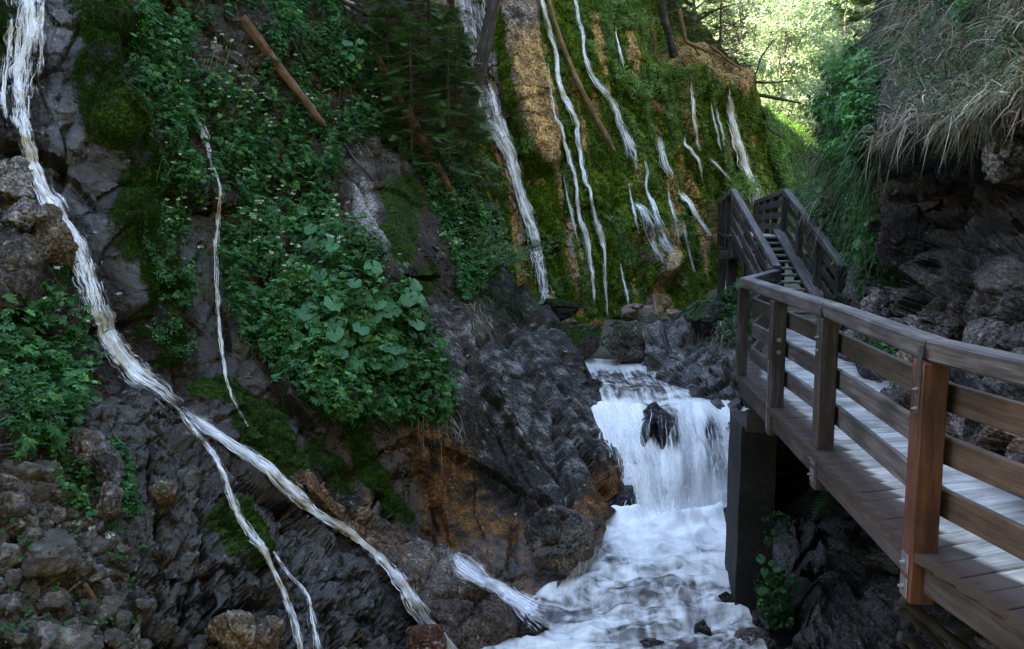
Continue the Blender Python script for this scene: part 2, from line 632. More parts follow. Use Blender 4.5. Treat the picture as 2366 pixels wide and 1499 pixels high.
def ab_relief(G, px, py):
    slab = m_poly(px, py, SLAB, 60)
    rub = m_poly(px, py, [(-200,1060),(150,1110),(310,1240),(360,1510),(300,1800),(-900,1800),(-900,1000)], 60)
    rough = 1 - 0.9 * slab
    wetz = m_poly(px, py, [(120,880),(420,940),(600,1060),(1060,1520),(480,1600),(330,1500),(300,1200),(220,1000)], 80)
    d = 0.26 * fbm(G * 0.55, 3, 3) * rough + 0.10 * (ridged(G * 1.3, 3, 8) - 0.5) * rough
    st = (1.0, 0.8, 0.55)
    d = d + rough * (0.21 * facet(G, 0.9, 41, 0.12, stretch=st) + 0.08 * facet(G, 2.3, 43, 0.12, stretch=st)) + (0.2 + 0.8 * rough) * 0.024 * facet(G, 6.5, 45) + 0.009 * fbm(G * 14, 3, 33)
    d = d + wetz * (0.075 * facet(G, 3.6, 36) + 0.036 * facet(G, 9, 37)) + 0.10 * facet(G, 2.6, 51) * rub
    # long grooves that follow the bedding of the smooth slab, and a few clean breaks
    S = np.stack([G[..., 0] * 2.6 + G[..., 2] * 1.2, G[..., 1] * 0.8, G[..., 2] * 0.35], -1)
    d = d + slab * (0.07 * fbm(S * 0.6, 2, 61) + 0.24 * facet(S, 0.42, 63, 0.05, 0.3, 0.5) + 0.05 * facet(S, 1.1, 64, 0.05, 0.35, 0.5) + 0.010 * facet(G, 3.5, 65, 0.05) + 0.005 * fbm(G * 10, 3, 66))
    for s in CRACKS:
        wig = 6 * fbm(np.stack([px / 35, py / 35, px * 0], -1), 2, 91)
        d = d - 0.16 * stroke(px + wig, py + wig, s, 1.6)
    for s in LEDGES:
        wig = 8 * fbm(np.stack([px / 40, py / 40, px * 0], -1), 2, 92)
        d = d + 0.16 * stroke(px + wig, py - wig, s, 1.5)
    for s in MOSS_LEFT[:3]:
        m = stroke(px, py, s, 1.3)
        d = d + m * (0.18 + 0.09 * np.abs(fbm(G * 2.2, 2, 71)) + 0.03 * fbm(G * 8, 2, 72))
    for s in MOSS_SMALL[:2]:
        d = d + stroke(px, py, s, 1.3) * 0.10
    fade = sstep(-1500, -300, py)
    return d * (0.3 + 0.7 * fade)


_rows = np.concatenate([np.linspace(-2500, -40, 60)[:-1], np.arange(-40, 1560, 4.0), np.linspace(1565, 1750, 10)])
_us = np.concatenate([np.linspace(0, 0.60, 34)[:-1], np.linspace(0.60, 1, 360)])
AB = Sheet(AB_CTRL, _rows, _us, AB_L, AB_R, ab_relief)
x, y = AB.px, AB.py
moss = np.zeros_like(x)
for s in MOSS_LEFT:
    moss = np.maximum(moss, stroke(x, y, s))
moss = moss * (0.35 + 0.65 * sstep(-0.25, 0.12, fbm(np.stack([x / 50, y / 70, x * 0], -1), 3, 96)))
for s in MOSS_SMALL:
    moss = np.maximum(moss, 0.85 * stroke(x, y, s))
soil = m_poly(x, y, [(290,-60),(1000,-60),(1160,300),(1170,500),(1060,680),(900,420),(780,420),(960,690),(1040,960),(880,980),(640,900),(500,760),(480,420),(300,200)], 50)
wet = np.maximum.reduce([m_poly(x, y, [(120,880),(420,940),(600,1060),(1060,1520),(480,1600),(330,1500),(300,1200),(220,1000)], 80),
                         m_poly(x, y, [(90,0),(190,60),(330,800),(200,600),(90,420)], 50) * 0.8,
                         stroke(x, y, [(460,500,50),(500,700,60),(560,980,70)]), 0.9 * m_poly(x, y, [(560,960),(960,980),(1000,1240),(900,1200),(700,1100)], 40),
                         sstep(1180, 1330, y) * m_poly(x, y, [(1000,1150),(1480,1100),(1400,1360),(1150,1420)], 40)])
ochre = np.maximum.reduce([0.8 * stroke(x, y, [(840,1040,22),(870,1120,30),(880,1200,34)], 2.0), 0.55 * stroke(x, y, [(960,1000,45),(1010,1120,70),(1080,1250,80),(1190,1330,70)], 2.2),
                           0.55 * stroke(x, y, [(1230,1250,40),(1330,1260,40),(1400,1100,40)]), 0.7 * stroke(x, y, [(1030,560,14),(1060,650,10)]),
                           0.7 * stroke(x, y, [(925,560,25),(935,590,25)]), 0.8 * stroke(x, y, [(70,530,14),(120,580,14)]), 0.75 * stroke(x, y, [(1110,420,30),(1150,520,30)])])
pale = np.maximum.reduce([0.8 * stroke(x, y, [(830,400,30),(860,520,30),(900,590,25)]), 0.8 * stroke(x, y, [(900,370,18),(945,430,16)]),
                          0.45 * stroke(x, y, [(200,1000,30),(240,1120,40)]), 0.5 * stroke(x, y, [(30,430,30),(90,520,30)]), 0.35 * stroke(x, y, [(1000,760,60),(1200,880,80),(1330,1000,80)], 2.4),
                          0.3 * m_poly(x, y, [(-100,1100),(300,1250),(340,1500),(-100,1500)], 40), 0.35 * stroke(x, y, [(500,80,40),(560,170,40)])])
M_ROCK_L = rock_shader('gorge_rock', 34)
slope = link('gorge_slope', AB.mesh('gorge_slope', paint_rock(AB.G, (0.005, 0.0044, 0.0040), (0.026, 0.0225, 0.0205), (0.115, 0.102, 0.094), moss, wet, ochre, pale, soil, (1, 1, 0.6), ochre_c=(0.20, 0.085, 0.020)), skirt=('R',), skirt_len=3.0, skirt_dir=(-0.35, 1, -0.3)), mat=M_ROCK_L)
tag(slope, "steep dark rock slope on the left of the gorge", None, None, "structure")

# ---- brown ridge of rock in front of the stained recess
RC_T = [(560,1002),(600,1012),(640,1030),(680,1052),(720,1100),(760,1138),(800,1160),(880,1190),(940,1222),(980,1238),(1040,1262),(1075,1300),(1110,1342),(1150,1372),(1190,1392),(1230,1412),(1258,1445)]
RC_B = [(560,1062),(680,1165),(780,1238),(880,1318),(930,1375),(980,1455),(1060,1560),(1258,1560)]


class Ridge(Sheet):
    def __init__(self):
        us = np.linspace(0, 1, 190)
        vs = np.linspace(0, 1, 64)
        px = np.repeat((560 + (1258 - 560) * us)[None], len(vs), 0)
        t, b = poly_interp(RC_T, px), poly_interp(RC_B, px)
        t = t + 7 * fbm(np.stack([px / 40, px * 0, px * 0], -1), 3, 3)
        v = np.repeat(vs[:, None], len(us), 1)
        py = t + (b - t) * v
        d = AB.depth(px, py)
        prof = np.interp(vs, [0, 0.1, 0.35, 0.75, 1], [0.30, 0.48, 0.5, 0.22, -0.25])[:, None]
        prof = prof * np.interp(px, [560, 640, 1100, 1200, 1258], [0.2, 1, 1, 0.8, 0.5])
        G = at(px, py, d - prof * 0.9)
        N = self.normals(G)
        rel = 0.10 * fbm(G * 0.9, 3, 5) + 0.09 * facet(G, 1.3, 12) + 0.04 * facet(G, 4, 6) + 0.015 * fbm(G * 14, 3, 7)
        rel = rel * np.interp(v, [0, 0.1, 1], [0.5, 1, 1])
        self.px, self.py, self.v = px, py, v
        self.G = G + N * rel[..., None]
        self.N = self.normals(self.G)


RC = Ridge()
rx, ry = RC.px, RC.py


class Front:
    """left slope or ridge, whichever is nearer the eye"""

    def lookup(self, px, py):
        g, n = AB.lookup(px, py)
        t, b = poly_interp(RC_T, px), poly_interp(RC_B, px)
        v = (py - t) / (b - t)
        ok = (px > 562) & (px < 1256) & (v > 0.03) & (v < 1)
        i = np.clip(v * 63, 0, 62.99)
        j = np.clip((px - 560) / 698.0 * 189, 0, 188.99)
        gi, gn = RC.G[i.astype(int), j.astype(int)], RC.N[i.astype(int), j.astype(int)]
        near = ok & (gi[..., 1] < g[..., 1])
        return np.where(near[..., None], gi, g), np.where(near[..., None], gn, n)


FRONT = Front()
ridge = link("rock_ridge", RC.mesh("rock_ridge", paint_rock(RC.G, (0.024, 0.019, 0.018), (0.080, 0.062, 0.054), (0.17, 0.14, 0.115), 0.9 * stroke(rx, ry, [(590,1010,40),(660,1080,35)]), 0.9 * sstep(0.5, 0.9, RC.v) + 0.5 * sstep(1080, 1180, rx),
                                                      0.5 * stroke(rx, ry, [(690,1100,30),(800,1200,50),(900,1250,50)]), 0.4 * sstep(0.2, 0.0, RC.v), ochre_c=(0.15, 0.075, 0.025), seed=5), skirt=('T', 'R'), skirt_len=1.0, skirt_in=0.25), mat=M_ROCK_L)
tag(ridge, "long brown ridge of rock between the cascade and the stained recess", "rock")

# ---- far cliff with the moss and the water veils
FC_CTRL = [(1000,-600,29),(1300,-600,31),(1700,-600,38),
 (980,0,22.2),(1040,0,21.4),(1150,0,21),(1190,0,20.6),(1250,0,21.6),(1400,0,23.2),(1500,0,25.5),(1600,0,30),(1700,0,36),
 (1100,300,19.6),(1200,300,19.2),(1300,300,20),(1450,300,21.6),(1560,300,23.5),(1650,250,25.2),(1720,240,26.6),(1780,300,30),(1880,350,34),(1895,420,34),
 (1600,150,25.8),(1690,180,27.5),(1500,150,23.2),
 (1150,700,17.6),(1250,700,17.9),(1400,725,18.4),(1550,730,19.4),(1600,650,21.5),(1650,520,25),(1740,500,26.6),(1700,690,22.5),(1880,500,31),(1880,780,26),(1450,520,20.0),(1300,520,18.9),(1180,500,18.6)]
FC_L = [(-600,960),(0,980),(300,1010),(500,1060),(700,1130),(780,1150)]
FC_R = [(-600,1380),(-60,1530),(60,1630),(150,1695),(230,1740),(270,1790),(300,1830),(350,1878),(420,1895),(500,1892),(780,1890)]


def fc_relief(G, px, py):
    # flutes run down the fall line
    S = np.stack([(px + 0.18 * (720 - py)) / 90.0 * 1.0, py / 900.0, G[..., 1] * 0.15], -1)
    S[..., 0] += 0.5 * fbm(G * 0.5, 3, 2)
    d = 0.55 * fbm(S, 3, 3) + 0.28 * (ridged(S * np.array([2.4, 1.6, 1]), 3, 4) - 0.4)
    d = d + 0.10 * fbm(G * 1.6, 4, 5) + 0.16 * facet(G, 0.8, 15, stretch=(1, 1, 0.5)) + 0.07 * facet(G, 2.2, 16) + 0.03 * fbm(G * 6, 3, 6)
    d = d * (1 - 0.65 * stroke(px, py, [(1190,-60,38),(1205,120,40),(1225,240,42),(1245,330,36),(1262,380,22)], 1.3))
    d = d + 0.45 * stroke(px, py, [(1190,-40,40),(1200,120,45),(1215,230,50),(1235,330,45),(1250,370,30)], 1.3)   # bare rib
    d = d + 0.5 * stroke(px, py, [(1560,160,30),(1620,190,45),(1680,215,35)], 1.5)                               # ochre lip
    d = d + 0.5 * stroke(px, py, [(1500,640,30),(1510,560,40),(1470,520,30)], 1.5)
    return d * (0.3 + 0.7 * sstep(-500, -50, py))


FC = Sheet(FC_CTRL, np.concatenate([np.linspace(-600, -30, 30)[:-1], np.arange(-30, 781, 3.4)]), np.linspace(0, 1, 250), FC_L, FC_R, fc_relief)
def fc_streak(px, py):
    a = fbm(np.stack([(px + 0.19 * (720 - py)) / 26.0, py / 210.0, px * 0 + 3.1], -1), 4, 83)
    b = fbm(np.stack([px / 120.0, py / 120.0, px * 0], -1), 2, 84)
    return sstep(0.22, 0.34, a + 0.35 * b)


x, y = FC.px, FC.py
bare = stroke(x, y, [(1190,-60,38),(1205,120,40),(1225,240,42),(1245,330,36),(1262,380,22)], 1.2)
o2 = np.maximum.reduce([stroke(x, y, [(1375,70,10),(1385,120,12),(1393,170,9)]), stroke(x, y, [(1450,175,10),(1480,200,14),(1540,250,10)]), stroke(x, y, [(1555,200,12),(1580,270,10),(1600,330,8)]),
                        stroke(x, y, [(1560,130,35),(1625,180,45),(1685,212,30)]), stroke(x, y, [(1520,300,14),(1535,400,14),(1560,480,16)]), stroke(x, y, [(1310,520,14),(1310,590,12),(1330,690,14),(1340,720,12)]),
                        stroke(x, y, [(1505,560,22),(1500,640,16),(1515,710,22),(1530,735,16)]), stroke(x, y, [(1465,390,8),(1470,420,9)]), stroke(x, y, [(1205,380,14),(1230,410,10),(1255,420,8)]),
                        0.9 * stroke(x, y, [(1560,330,10),(1640,560,16)]), 0.8 * stroke(x, y, [(1150,330,20),(1180,430,14),(1200,600,20),(1210,680,16)]), 0.8 * stroke(x, y, [(1460,560,28),(1500,600,34)])])
wet = np.maximum(stroke(x, y, [(1080,0,40),(1110,100,40),(1150,300,50),(1210,450,40),(1250,650,40)]), 0.6 * stroke(x, y, [(1290,560,80),(1400,640,70),(1480,700,60)]))
stk = fc_streak(x, y)
o2 = np.maximum(o2, 0.8 * stk)
cover = np.clip(1.0 - 1.2 * bare - 1.1 * o2 - 0.9 * stroke(x, y, [(1085,-40,34),(1110,90,34),(1140,200,25),(1165,300,22)]), 0, 1)
M_ROCK_F = rock_shader('cliff_rock', 18, 0.4)
cliff = link("far_cliff", FC.mesh("far_cliff", paint_rock(FC.G, (0.045, 0.037, 0.030), (0.15, 0.12, 0.095), (0.31, 0.26, 0.20), cover, wet, np.maximum(np.maximum(o2, 0.75 * bare * sstep(20, 120, y)), 0.25), 0.4 * bare, 0,
                                                   (1.2, 1.2, 0.35), 0.7, (0.42, 0.25, 0.085), (0.010, 0.022, 0.003), (0.10, 0.140, 0.016), seed=9)), mat=M_ROCK_F)
tag(cliff, "mossy cliff with thin waterfalls behind the river", None, None, "structure")

# ---- right side wall with the overhang and the bank below the walkway
RW_CTRL = [(2080,-1500,34),(2700,-1500,16),(3200,-1500,12),(2080,-400,17.5),(2400,-400,10),(2700,-400,7.4),(3200,-400,5.5),
 (2030,0,15),(2120,0,11.8),(2250,0,8.6),(2366,0,7.0),(2700,0,5.2),(3200,0,4.2),
 (1925,200,18),(2020,200,13),(2100,200,9.8),(2250,200,7.1),(2366,200,5.8),(2700,200,4.4),(3200,300,3.5),
 (2040,360,9.6),(2130,290,7.9),(2200,265,6.9),(2366,245,5.5),(2700,260,4.2),
 (2100,460,9.6),(2200,385,8.9),(2366,340,7.4),(2300,520,7.9),(2150,590,8.9),(2700,400,5.8),(2250,650,7.4),(2366,600,6.6),
 (1893,420,18.6),(1950,400,15.2),(1990,480,12.6),(1935,600,14.4),(1965,650,12.4),(2050,640,10.2),(2050,780,9.0),(2150,740,8.1),(2250,850,6.7),(2366,830,5.8),(2366,1000,5.0),(2200,1000,6.0),(2110,900,7.3),(2060,960,7.0),
 (1880,480,19.0),(1905,760,13.6),(1850,820,12),(1800,890,11.2),(1735,950,10.6),(1735,1200,10.2),(1745,1330,9.0),(1760,1420,8.35),(1735,1499,8.2),(1830,1300,9.6),(1900,1100,10.4),(1900,1400,9.0),(1880,1499,7.9),(2100,1499,7.2),(2366,1499,5.6),(2366,1250,5.3),(2120,1250,8.0),(2700,1000,4.0),(3200,1000,3.2),(2700,1800,3.2),(1735,1800,8.0),(3200,1800,2.6)]
RW_L = [(-1500,2080),(-400,2075),(-60,2040),(0,2028),(60,2000),(120,1968),(200,1925),(260,1912),(320,1903),(400,1893),(480,1872),(540,1875),(620,1905),(690,1895),(760,1885),(860,1800),(930,1740),(1000,1735),(1800,1735)]
RW_R = [(-1500,3200),(1800,3200)]


def rw_relief(G, px, py):
    d = 0.35 * fbm(G * 0.6, 3, 3) + 0.16 * (ridged(G * 1.2, 3, 8) - 0.5) + 0.06 * fbm(G * 4, 3, 21) + 0.02 * fbm(G * 14, 3, 33)
    low = sstep(350, 500, py)
    d = d + low * (0.34 * facet(G, 0.9, 45, 0.12, stretch=(1, 0.8, 1.5)) + 0.14 * facet(G, 2.2, 47, 0.12, stretch=(1, 0.8, 1.6)) + 0.03 * facet(G, 7, 48))
    deck = sstep(700, 800, py) * sstep(1120, 1000, py) * sstep(2150, 2050, px)
    return d * (0.3 + 0.7 * sstep(-900, -50, py)) - 0.15 * deck


RW = Sheet(RW_CTRL, np.concatenate([np.linspace(-1500, -40, 40)[:-1], np.arange(-40, 1560, 4.5), np.linspace(1565, 1800, 10)]),
           np.concatenate([np.linspace(0, 0.42, 150)[:-1], np.linspace(0.42, 1, 40)]), RW_L, RW_R, rw_relief)
x, y = RW.px, RW.py
top = sstep(420, 330, y - 0.15 * np.abs(x - 2150)) * sstep(2020, 2080, x)
moss = np.maximum.reduce([0.75 * m_poly(x, y, [(1860,480),(1900,200),(2060,-80),(2800,-80),(2800,300),(2100,330),(2030,420),(2050,600),(1990,700),(1900,620)], 50), 0.6 * sstep(-100, -300, y)])
wet = np.maximum(0.45 * m_poly(x, y, [(2080,370),(2800,340),(2800,720),(2300,700),(2150,640)], 60), 0.9 * sstep(1050, 1150, y))  # overhang recess darkened to stand for its shade; lower bank darker and glossier
pale = np.maximum.reduce([0.75 * stroke(x, y, [(2290,330,30),(2366,390,40)]), 0.45 * stroke(x, y, [(2100,760,50),(2250,800,60),(2366,950,80)]), 0.4 * stroke(x, y, [(1990,640,25),(2060,680,25)])])
ochre = np.maximum(0.55 * stroke(x, y, [(2080,820,14),(2090,900,14)]), 0.4 * stroke(x, y, [(2230,990,40),(2360,1010,40)]))
wall = link("gorge_wall", RW.mesh("gorge_wall", paint_rock(RW.G, (0.009, 0.0082, 0.0082), (0.052, 0.048, 0.048), (0.20, 0.188, 0.186), 0, wet, ochre, pale, moss, ochre_c=(0.25, 0.12, 0.045), seed=13), skirt=('L',), skirt_len=3, skirt_dir=(0.9, 0.6, 0)), mat=M_ROCK_L)
tag(wall, "overhanging rock wall on the right of the walkway", None, None, "structure")

# ---- dark outcrop on the far bank of the upper river
OB_CTRL = [(1480,850,14.6),(1545,890,13.4),(1640,920,12.6),(1760,950,12.0),(1485,760,15.1),(1560,735,15.6),(1640,690,15.6),(1760,660,15),(1580,800,14.2),(1680,800,13.6),(1760,800,13.0),(1620,860,13.2),(1700,870,12.8)]
OB = Sheet(OB_CTRL, np.arange(672, 990, 3.6), np.linspace(0, 1, 95), [(672,1655),(700,1610),(720,1560),(745,1510),(770,1487),(800,1490),(850,1478),(880,1500),(900,1550),(920,1600),(990,1640)], [(672,1790),(990,1790)],
           lambda G, px, py: 0.22 * facet(G, 1.5, 5) + 0.09 * facet(G, 4.0, 4) + 0.12 * fbm(G * 1.2, 3, 6) + 0.06 * (ridged(G * 2.6, 3, 7) - 0.5) + 0.03 * fbm(G * 9, 3, 8))
x, y = OB.px, OB.py
outc = link("rock_outcrop", OB.mesh("rock_outcrop", paint_rock(OB.G, (0.022, 0.020, 0.021), (0.10, 0.092, 0.094), (0.29, 0.27, 0.27), 0.6 * sstep(780, 700, y), 0.6 * sstep(800, 900, y), 0, 0.5 * stroke(x, y, [(1500,790,30),(1560,830,30)]), seed=17, rough=0.55), skirt=('L', 'T'), skirt_len=1.3, skirt_dir=(0.25, 1, -0.45)), mat=M_ROCK_L)
tag(outc, "dark jagged rock outcrop beside the upper river left of the walkway corner", "rock")


# ---- ground: one broad sheet, river bed at the bottom of the gorge, hills around
def ground_z(X, Y):
    z = np.full(X.shape, -3.2)
    z = np.where(Y > 12.6, -1.5, z)
    up = np.interp(Y, [12.6, 14.5, 15.6, 19.5, 24, 28, 34, 45, 70, 110, 200], [-1.5, -1.25, -0.80, -0.45, 0.2, 1.5, 1.7, 2.6, 15, 34, 55])
    z = np.where(Y > 12.6, up, z)
    far = np.maximum(np.abs(X) - 45, 0) + np.maximum(-Y - 45, 0)
    z = z + np.minimum(far * 0.55, 45)
    z = z + np.clip((np.abs(X + 0.5) - 6.5) * 1.8, 0, 28) * sstep(2.5, -3.0, Y)
    z = z + np.clip((-Y - 9.0) * 1.6, 0, 30)  # unseen slope behind the eye, added to cut the frontal sky light
    z = z + 0.10 * fbm(np.stack([X, Y, X * 0], -1) * 0.9, 3, 4) + np.where(Y > 26, 1, 0) * 0.6 * fbm(np.stack([X, Y, X * 0], -1) * 0.15, 3, 9)
    return z


gx = np.concatenate([np.linspace(-220, -30, 20), np.linspace(-28, -12, 14), np.arange(-11.6, 14, 0.35), np.linspace(14.5, 40, 40), np.linspace(44, 260, 30)])
gy = np.concatenate([np.linspace(-260, -40, 20), np.linspace(-36, -9, 12), np.linspace(-8, 12, 14), np.arange(12.2, 26, 0.22), np.linspace(26.5, 60, 60), np.linspace(64, 320, 40)])
X, Y = np.meshgrid(gx, gy)
Z = ground_z(X, Y)
idx = np.arange(X.size).reshape(X.shape)
q = np.stack([idx[:-1, :-1], idx[:-1, 1:], idx[1:, 1:], idx[1:, :-1]], -1).reshape(-1, 4)
k = NT("forest_floor")
p = k.pos()
n1 = k.noise(p, 0.8, 8, 0.65)
n2 = k.noise(p, 9.0, 6, 0.7)
col = k.ramp(k.math('ADD', k.math('MULTIPLY', n1, 0.6), k.math('MULTIPLY', n2, 0.4)), [(0.36, (0.05, 0.045, 0.03)), (0.48, (0.10, 0.085, 0.06)), (0.58, (0.07, 0.11, 0.03)), (0.7, (0.22, 0.19, 0.14))])
M_GROUND = k.done(k.principled(col, 0.95, k.bump(n2, 0.8, 0.1)))
gr = link("ground", mesh_np("ground", np.stack([X, Y, Z], -1).reshape(-1, 3), quads=q), mat=M_GROUND)
tag(gr, "forest floor and gravel bed of the gorge", None, None, "structure")
# ------------------------------------------------------------------ water
def water_material(name, fall=False):
    k = NT(name)
    fl = k.attr("flow").outputs["Vector"]
    foam = k.attr("foam").outputs["Fac"]
    n1 = k.noise(k.pos((7.0, 0.9, 1), fl), 1.0, 5, 0.6, 0.6)
    n2 = k.noise(k.pos((24.0, 1.6, 1), fl), 1.0, 4, 0.6, 0.3)
    n3 = k.noise(k.pos((3.0, 2.2, 1), fl), 1.0, 5, 0.6, 1.6)
    v = k.math('ADD', k.math('MULTIPLY', n1, 0.45), k.math('ADD', k.math('MULTIPLY', n2, 0.25), k.math('MULTIPLY', n3, 0.30)))
    t = k.math('ADD', foam, k.math('MULTIPLY', k.math('SUBTRACT', v, 0.5), 2.0))
    f = k.ramp(t, [(0.22, 0.0), (0.5, 0.62), (0.85, 1.0)])
    body = k.mix(k.ramp(n3, [(0.4, 0.0), (0.6, 1.0)]), (0.045, 0.042, 0.046), (0.24, 0.22, 0.21))
    col = k.mix(f, body, (0.84, 0.85, 0.88))
    nr = k.bump(v, 0.30, 0.05)
    sh = k.principled(col, k.fmix(f, 0.12, 0.6), nr, 0.5)
    return k.done(sh)


M_RIVER = water_material("river_water")

# lip of the fall (distance ahead for each x) and the water levels up- and downstream
def river_z(X, Y):
    lip = np.interp(X, [-0.5, 1.0, 1.6, 2.2, 2.8, 4.0], [12.55, 12.55, 12.35, 12.15, 12.45, 12.6]) + 0.30 * fbm(np.stack([X * 1.3, X * 0, X * 0], -1), 3, 4)
    foot = lip - 1.30 - 0.12 * fbm(np.stack([X * 1.1, X * 0 + 3, X * 0], -1), 2, 5)
    t = np.clip((lip - Y) / (lip - foot), -0.6, 1.6)
    up = -1.0 + 0.03 * (Y - 12.5)
    low = -2.38 - 0.035 * (11.3 - Y) - 0.22 * sstep(9.6, 8.2, Y)
    s = np.where(t < 0, 0, np.where(t > 1, 1, 1 - np.sqrt(np.clip(1 - t ** 1.8, 0, 1)) * 0.55 - 0.45 * (1 - t)))
    z = up + (low - up) * s
    z = np.where(t < 0.0, up - 0.10 * sstep(-0.6, 0.0, t), z - 0.10 * (1 - s))
    return z, t, s


xs = np.arange(-1.6, 4.3, 0.032)
ys = np.concatenate([np.arange(6.2, 10.9, 0.04), np.arange(10.9, 12.8, 0.02), np.arange(12.8, 17.2, 0.06)])
X, Y = np.meshgrid(xs, ys)
Z, T, S = river_z(X, Y)
P = np.stack([X, Y, X * 0], -1)
onfall = (T > -0.05) & (T < 1.0)
# chop and standing waves below, ropes of water down the face, swells above
lowm = sstep(0.9, 1.2, T)
boil = sstep(1.6, 1.0, T) * lowm
Q = np.stack([X + 0.25 * Y, Y * 1.9 - 0.4 * X, X * 0], -1)
wave = 0.20 * (ridged(Q * 0.85 + 0.35 * fbm(P * 1.1, 2, 2)[..., None], 3, 3) - 0.45) + 0.045 * fbm(P * 4.0, 3, 6)
Z = Z + lowm * wave * (1 + 1.0 * boil) + boil * 0.10
ropes = fbm(np.stack([X * 3.2, T * 0.5, X * 0], -1), 4, 12)
dY = -1.0 * onfall * np.sin(np.clip(T, 0, 1) * math.pi) * (0.42 * ropes + 0.16 * np.exp(-(((X - 2.22) / 0.4) ** 2)))
Z = Z + (T < 0.0) * (0.04 * fbm(np.stack([X * 1.4, Y * 0.9, X * 0], -1), 3, 14))
dark_rock = np.exp(-(((X - 2.22) / 0.26) ** 2)) * sstep(-0.15, 0.05, T) * sstep(0.62, 0.40, T)
dark_r2 = np.exp(-(((X - 2.95) / 0.24) ** 2)) * sstep(0.12, 0.35, T) * sstep(1.0, 0.78, T)
foam = np.where(T < 0, 0.30 + 0.25 * sstep(14.0, 14.8, Y) + 0.35 * sstep(-0.25, 0, T), np.where(T < 1, 0.78, 0.66))
foam = foam - 0.5 * dark_r2 - 0.8 * dark_rock + boil * 0.55
foam = foam - lowm * 0.34 * sstep(10.6, 8.8, Y) + lowm * 0.30 * (fbm(Q * 0.9, 3, 31))
foam = foam + 0.10 * sstep(1.25, 0.7, X) * lowm
drop = np.where(onfall, np.clip(T, 0, 1) * 1.6, np.where(T >= 1, 1.6 + 0, 0))
fx_ = np.where(T >= 1, 0.42, 1.0)
fy_ = np.where(T >= 1, 2.0, 1.0)
flow = np.stack([X + 0.10 * lowm * fbm(P * 0.8, 3, 22) * 3, (Y * np.where(onfall, 0.0, 1.0)) - drop + np.where(onfall, 11.8, 0), T * 0], -1) * np.stack([fx_, fy_, fx_], -1)
idx = np.arange(X.size).reshape(X.shape)
keep = ~((X[:-1, :-1] > 2.58) & (Y[:-1, :-1] < 8.75)) & ~((X[:-1, :-1] > 2.85) & (Y[:-1, :-1] < 11.0)) & ~((X[:-1, :-1] < -0.35 + (Y[:-1, :-1] - 9.0) * 0.4) & (Y[:-1, :-1] > 8.9) & (Y[:-1, :-1] < 12))
q = np.stack([idx[:-1, :-1], idx[:-1, 1:], idx[1:, 1:], idx[1:, :-1]], -1)[keep]
RIV_G = np.stack([X, Y + dY, Z], -1)
riv = link("river", mesh_np("river", np.stack([X, Y + dY, Z], -1).reshape(-1, 3), quads=q, attrs=dict(flow=flow.reshape(-1, 3), foam=foam.ravel())), mat=M_RIVER)
tag(riv, "foaming white river with a low fall running through the gorge", None, None, "structure")

# side cascades: threads of water that cling to the rock
def thread_material(name):
    k = NT(name)
    fl = k.attr("flow").outputs["Vector"]
    edge = k.attr("edge").outputs["Fac"]          # 0 at the rim, 1 in the middle
    dens = k.attr("foam").outputs["Fac"]
    n1 = k.noise(k.pos((22.0, 1.9, 1), fl), 1.0, 4, 0.62, 0.0)
    n2 = k.noise(k.pos((70.0, 8.0, 1), fl), 1.0, 3, 0.65, 0.0)
    v = k.math('ADD', k.math('MULTIPLY', n1, 0.65), k.math('MULTIPLY', n2, 0.35))
    a = k.math('ADD', k.math('MULTIPLY', k.math('SUBTRACT', v, 0.5), 4.2), k.math('ADD', dens, k.math('MULTIPLY', k.math('SUBTRACT', edge, 1.0), 1.15)))
    a = k.ramp(a, [(0.05, 0.0), (0.5, 0.45), (1.0, 0.96)])
    b = k.principled((0.82, 0.83, 0.87), 0.6, k.bump(v, 0.12, 0.02), 0.3)
    tr = k.n("ShaderNodeBsdfTransparent")
    mx = k.n("ShaderNodeMixShader")
    k.l(a, mx.inputs[0])
    k.l(tr.outputs[0], mx.inputs[1])
    k.l(b, mx.inputs[2])
    return k.done(mx.outputs[0])


M_THREAD = thread_material("falling_water")


class DepthMap:
    """distance ahead of the nearest rock for each photo position"""

    def __init__(self, grids, cell=4.0):
        self.c, self.x0, self.y0 = cell, -120.0, -120.0
        nx, ny = int(2720 / cell), int(1860 / cell)
        D = np.full((ny, nx), 1e9)
        for g in grids:
            p = g.reshape(-1, 3) - EYE
            c, s = math.cos(PITCH), math.sin(PITCH)
            f = p[:, 1] * c - p[:, 2] * s
            u = p[:, 1] * s + p[:, 2] * c
            ok = f > 0.5
            ix = ((CX + F_PX * p[ok, 0] / f[ok] - self.x0) / cell).astype(int)
            iy = ((CY - F_PX * u[ok] / f[ok] - self.y0) / cell).astype(int)
            m = (ix >= 0) & (ix < nx) & (iy >= 0) & (iy < ny)
            np.minimum.at(D, (iy[m], ix[m]), p[ok, 1][m])
        for _ in range(6):                       # close holes
            E = D.copy()
            for dy_, dx_ in ((0, 1), (0, -1), (1, 0), (-1, 0)):
                E = np.minimum(E, np.roll(D, (dy_, dx_), (0, 1)))
            D = np.where(D > 1e8, E, D)
        for dy_, dx_ in ((0, 1), (1, 0)):        # one cell of safety
            D = np.minimum(D, np.minimum(np.roll(D, (dy_, dx_), (0, 1)), np.roll(D, (-dy_, -dx_), (0, 1))))
        self.D = D

    def __call__(self, px, py):
        fx = np.clip((px - self.x0) / self.c - 0.5, 0, self.D.shape[1] - 1.001)
        fy = np.clip((py - self.y0) / self.c - 0.5, 0, self.D.shape[0] - 1.001)
        i, j = fy.astype(int), fx.astype(int)
        a, b = fy - i, fx - j
        D = self.D
        return (D[i, j] * (1 - b) + D[i, j + 1] * b) * (1 - a) + (D[i + 1, j] * (1 - b) + D[i + 1, j + 1] * b) * a


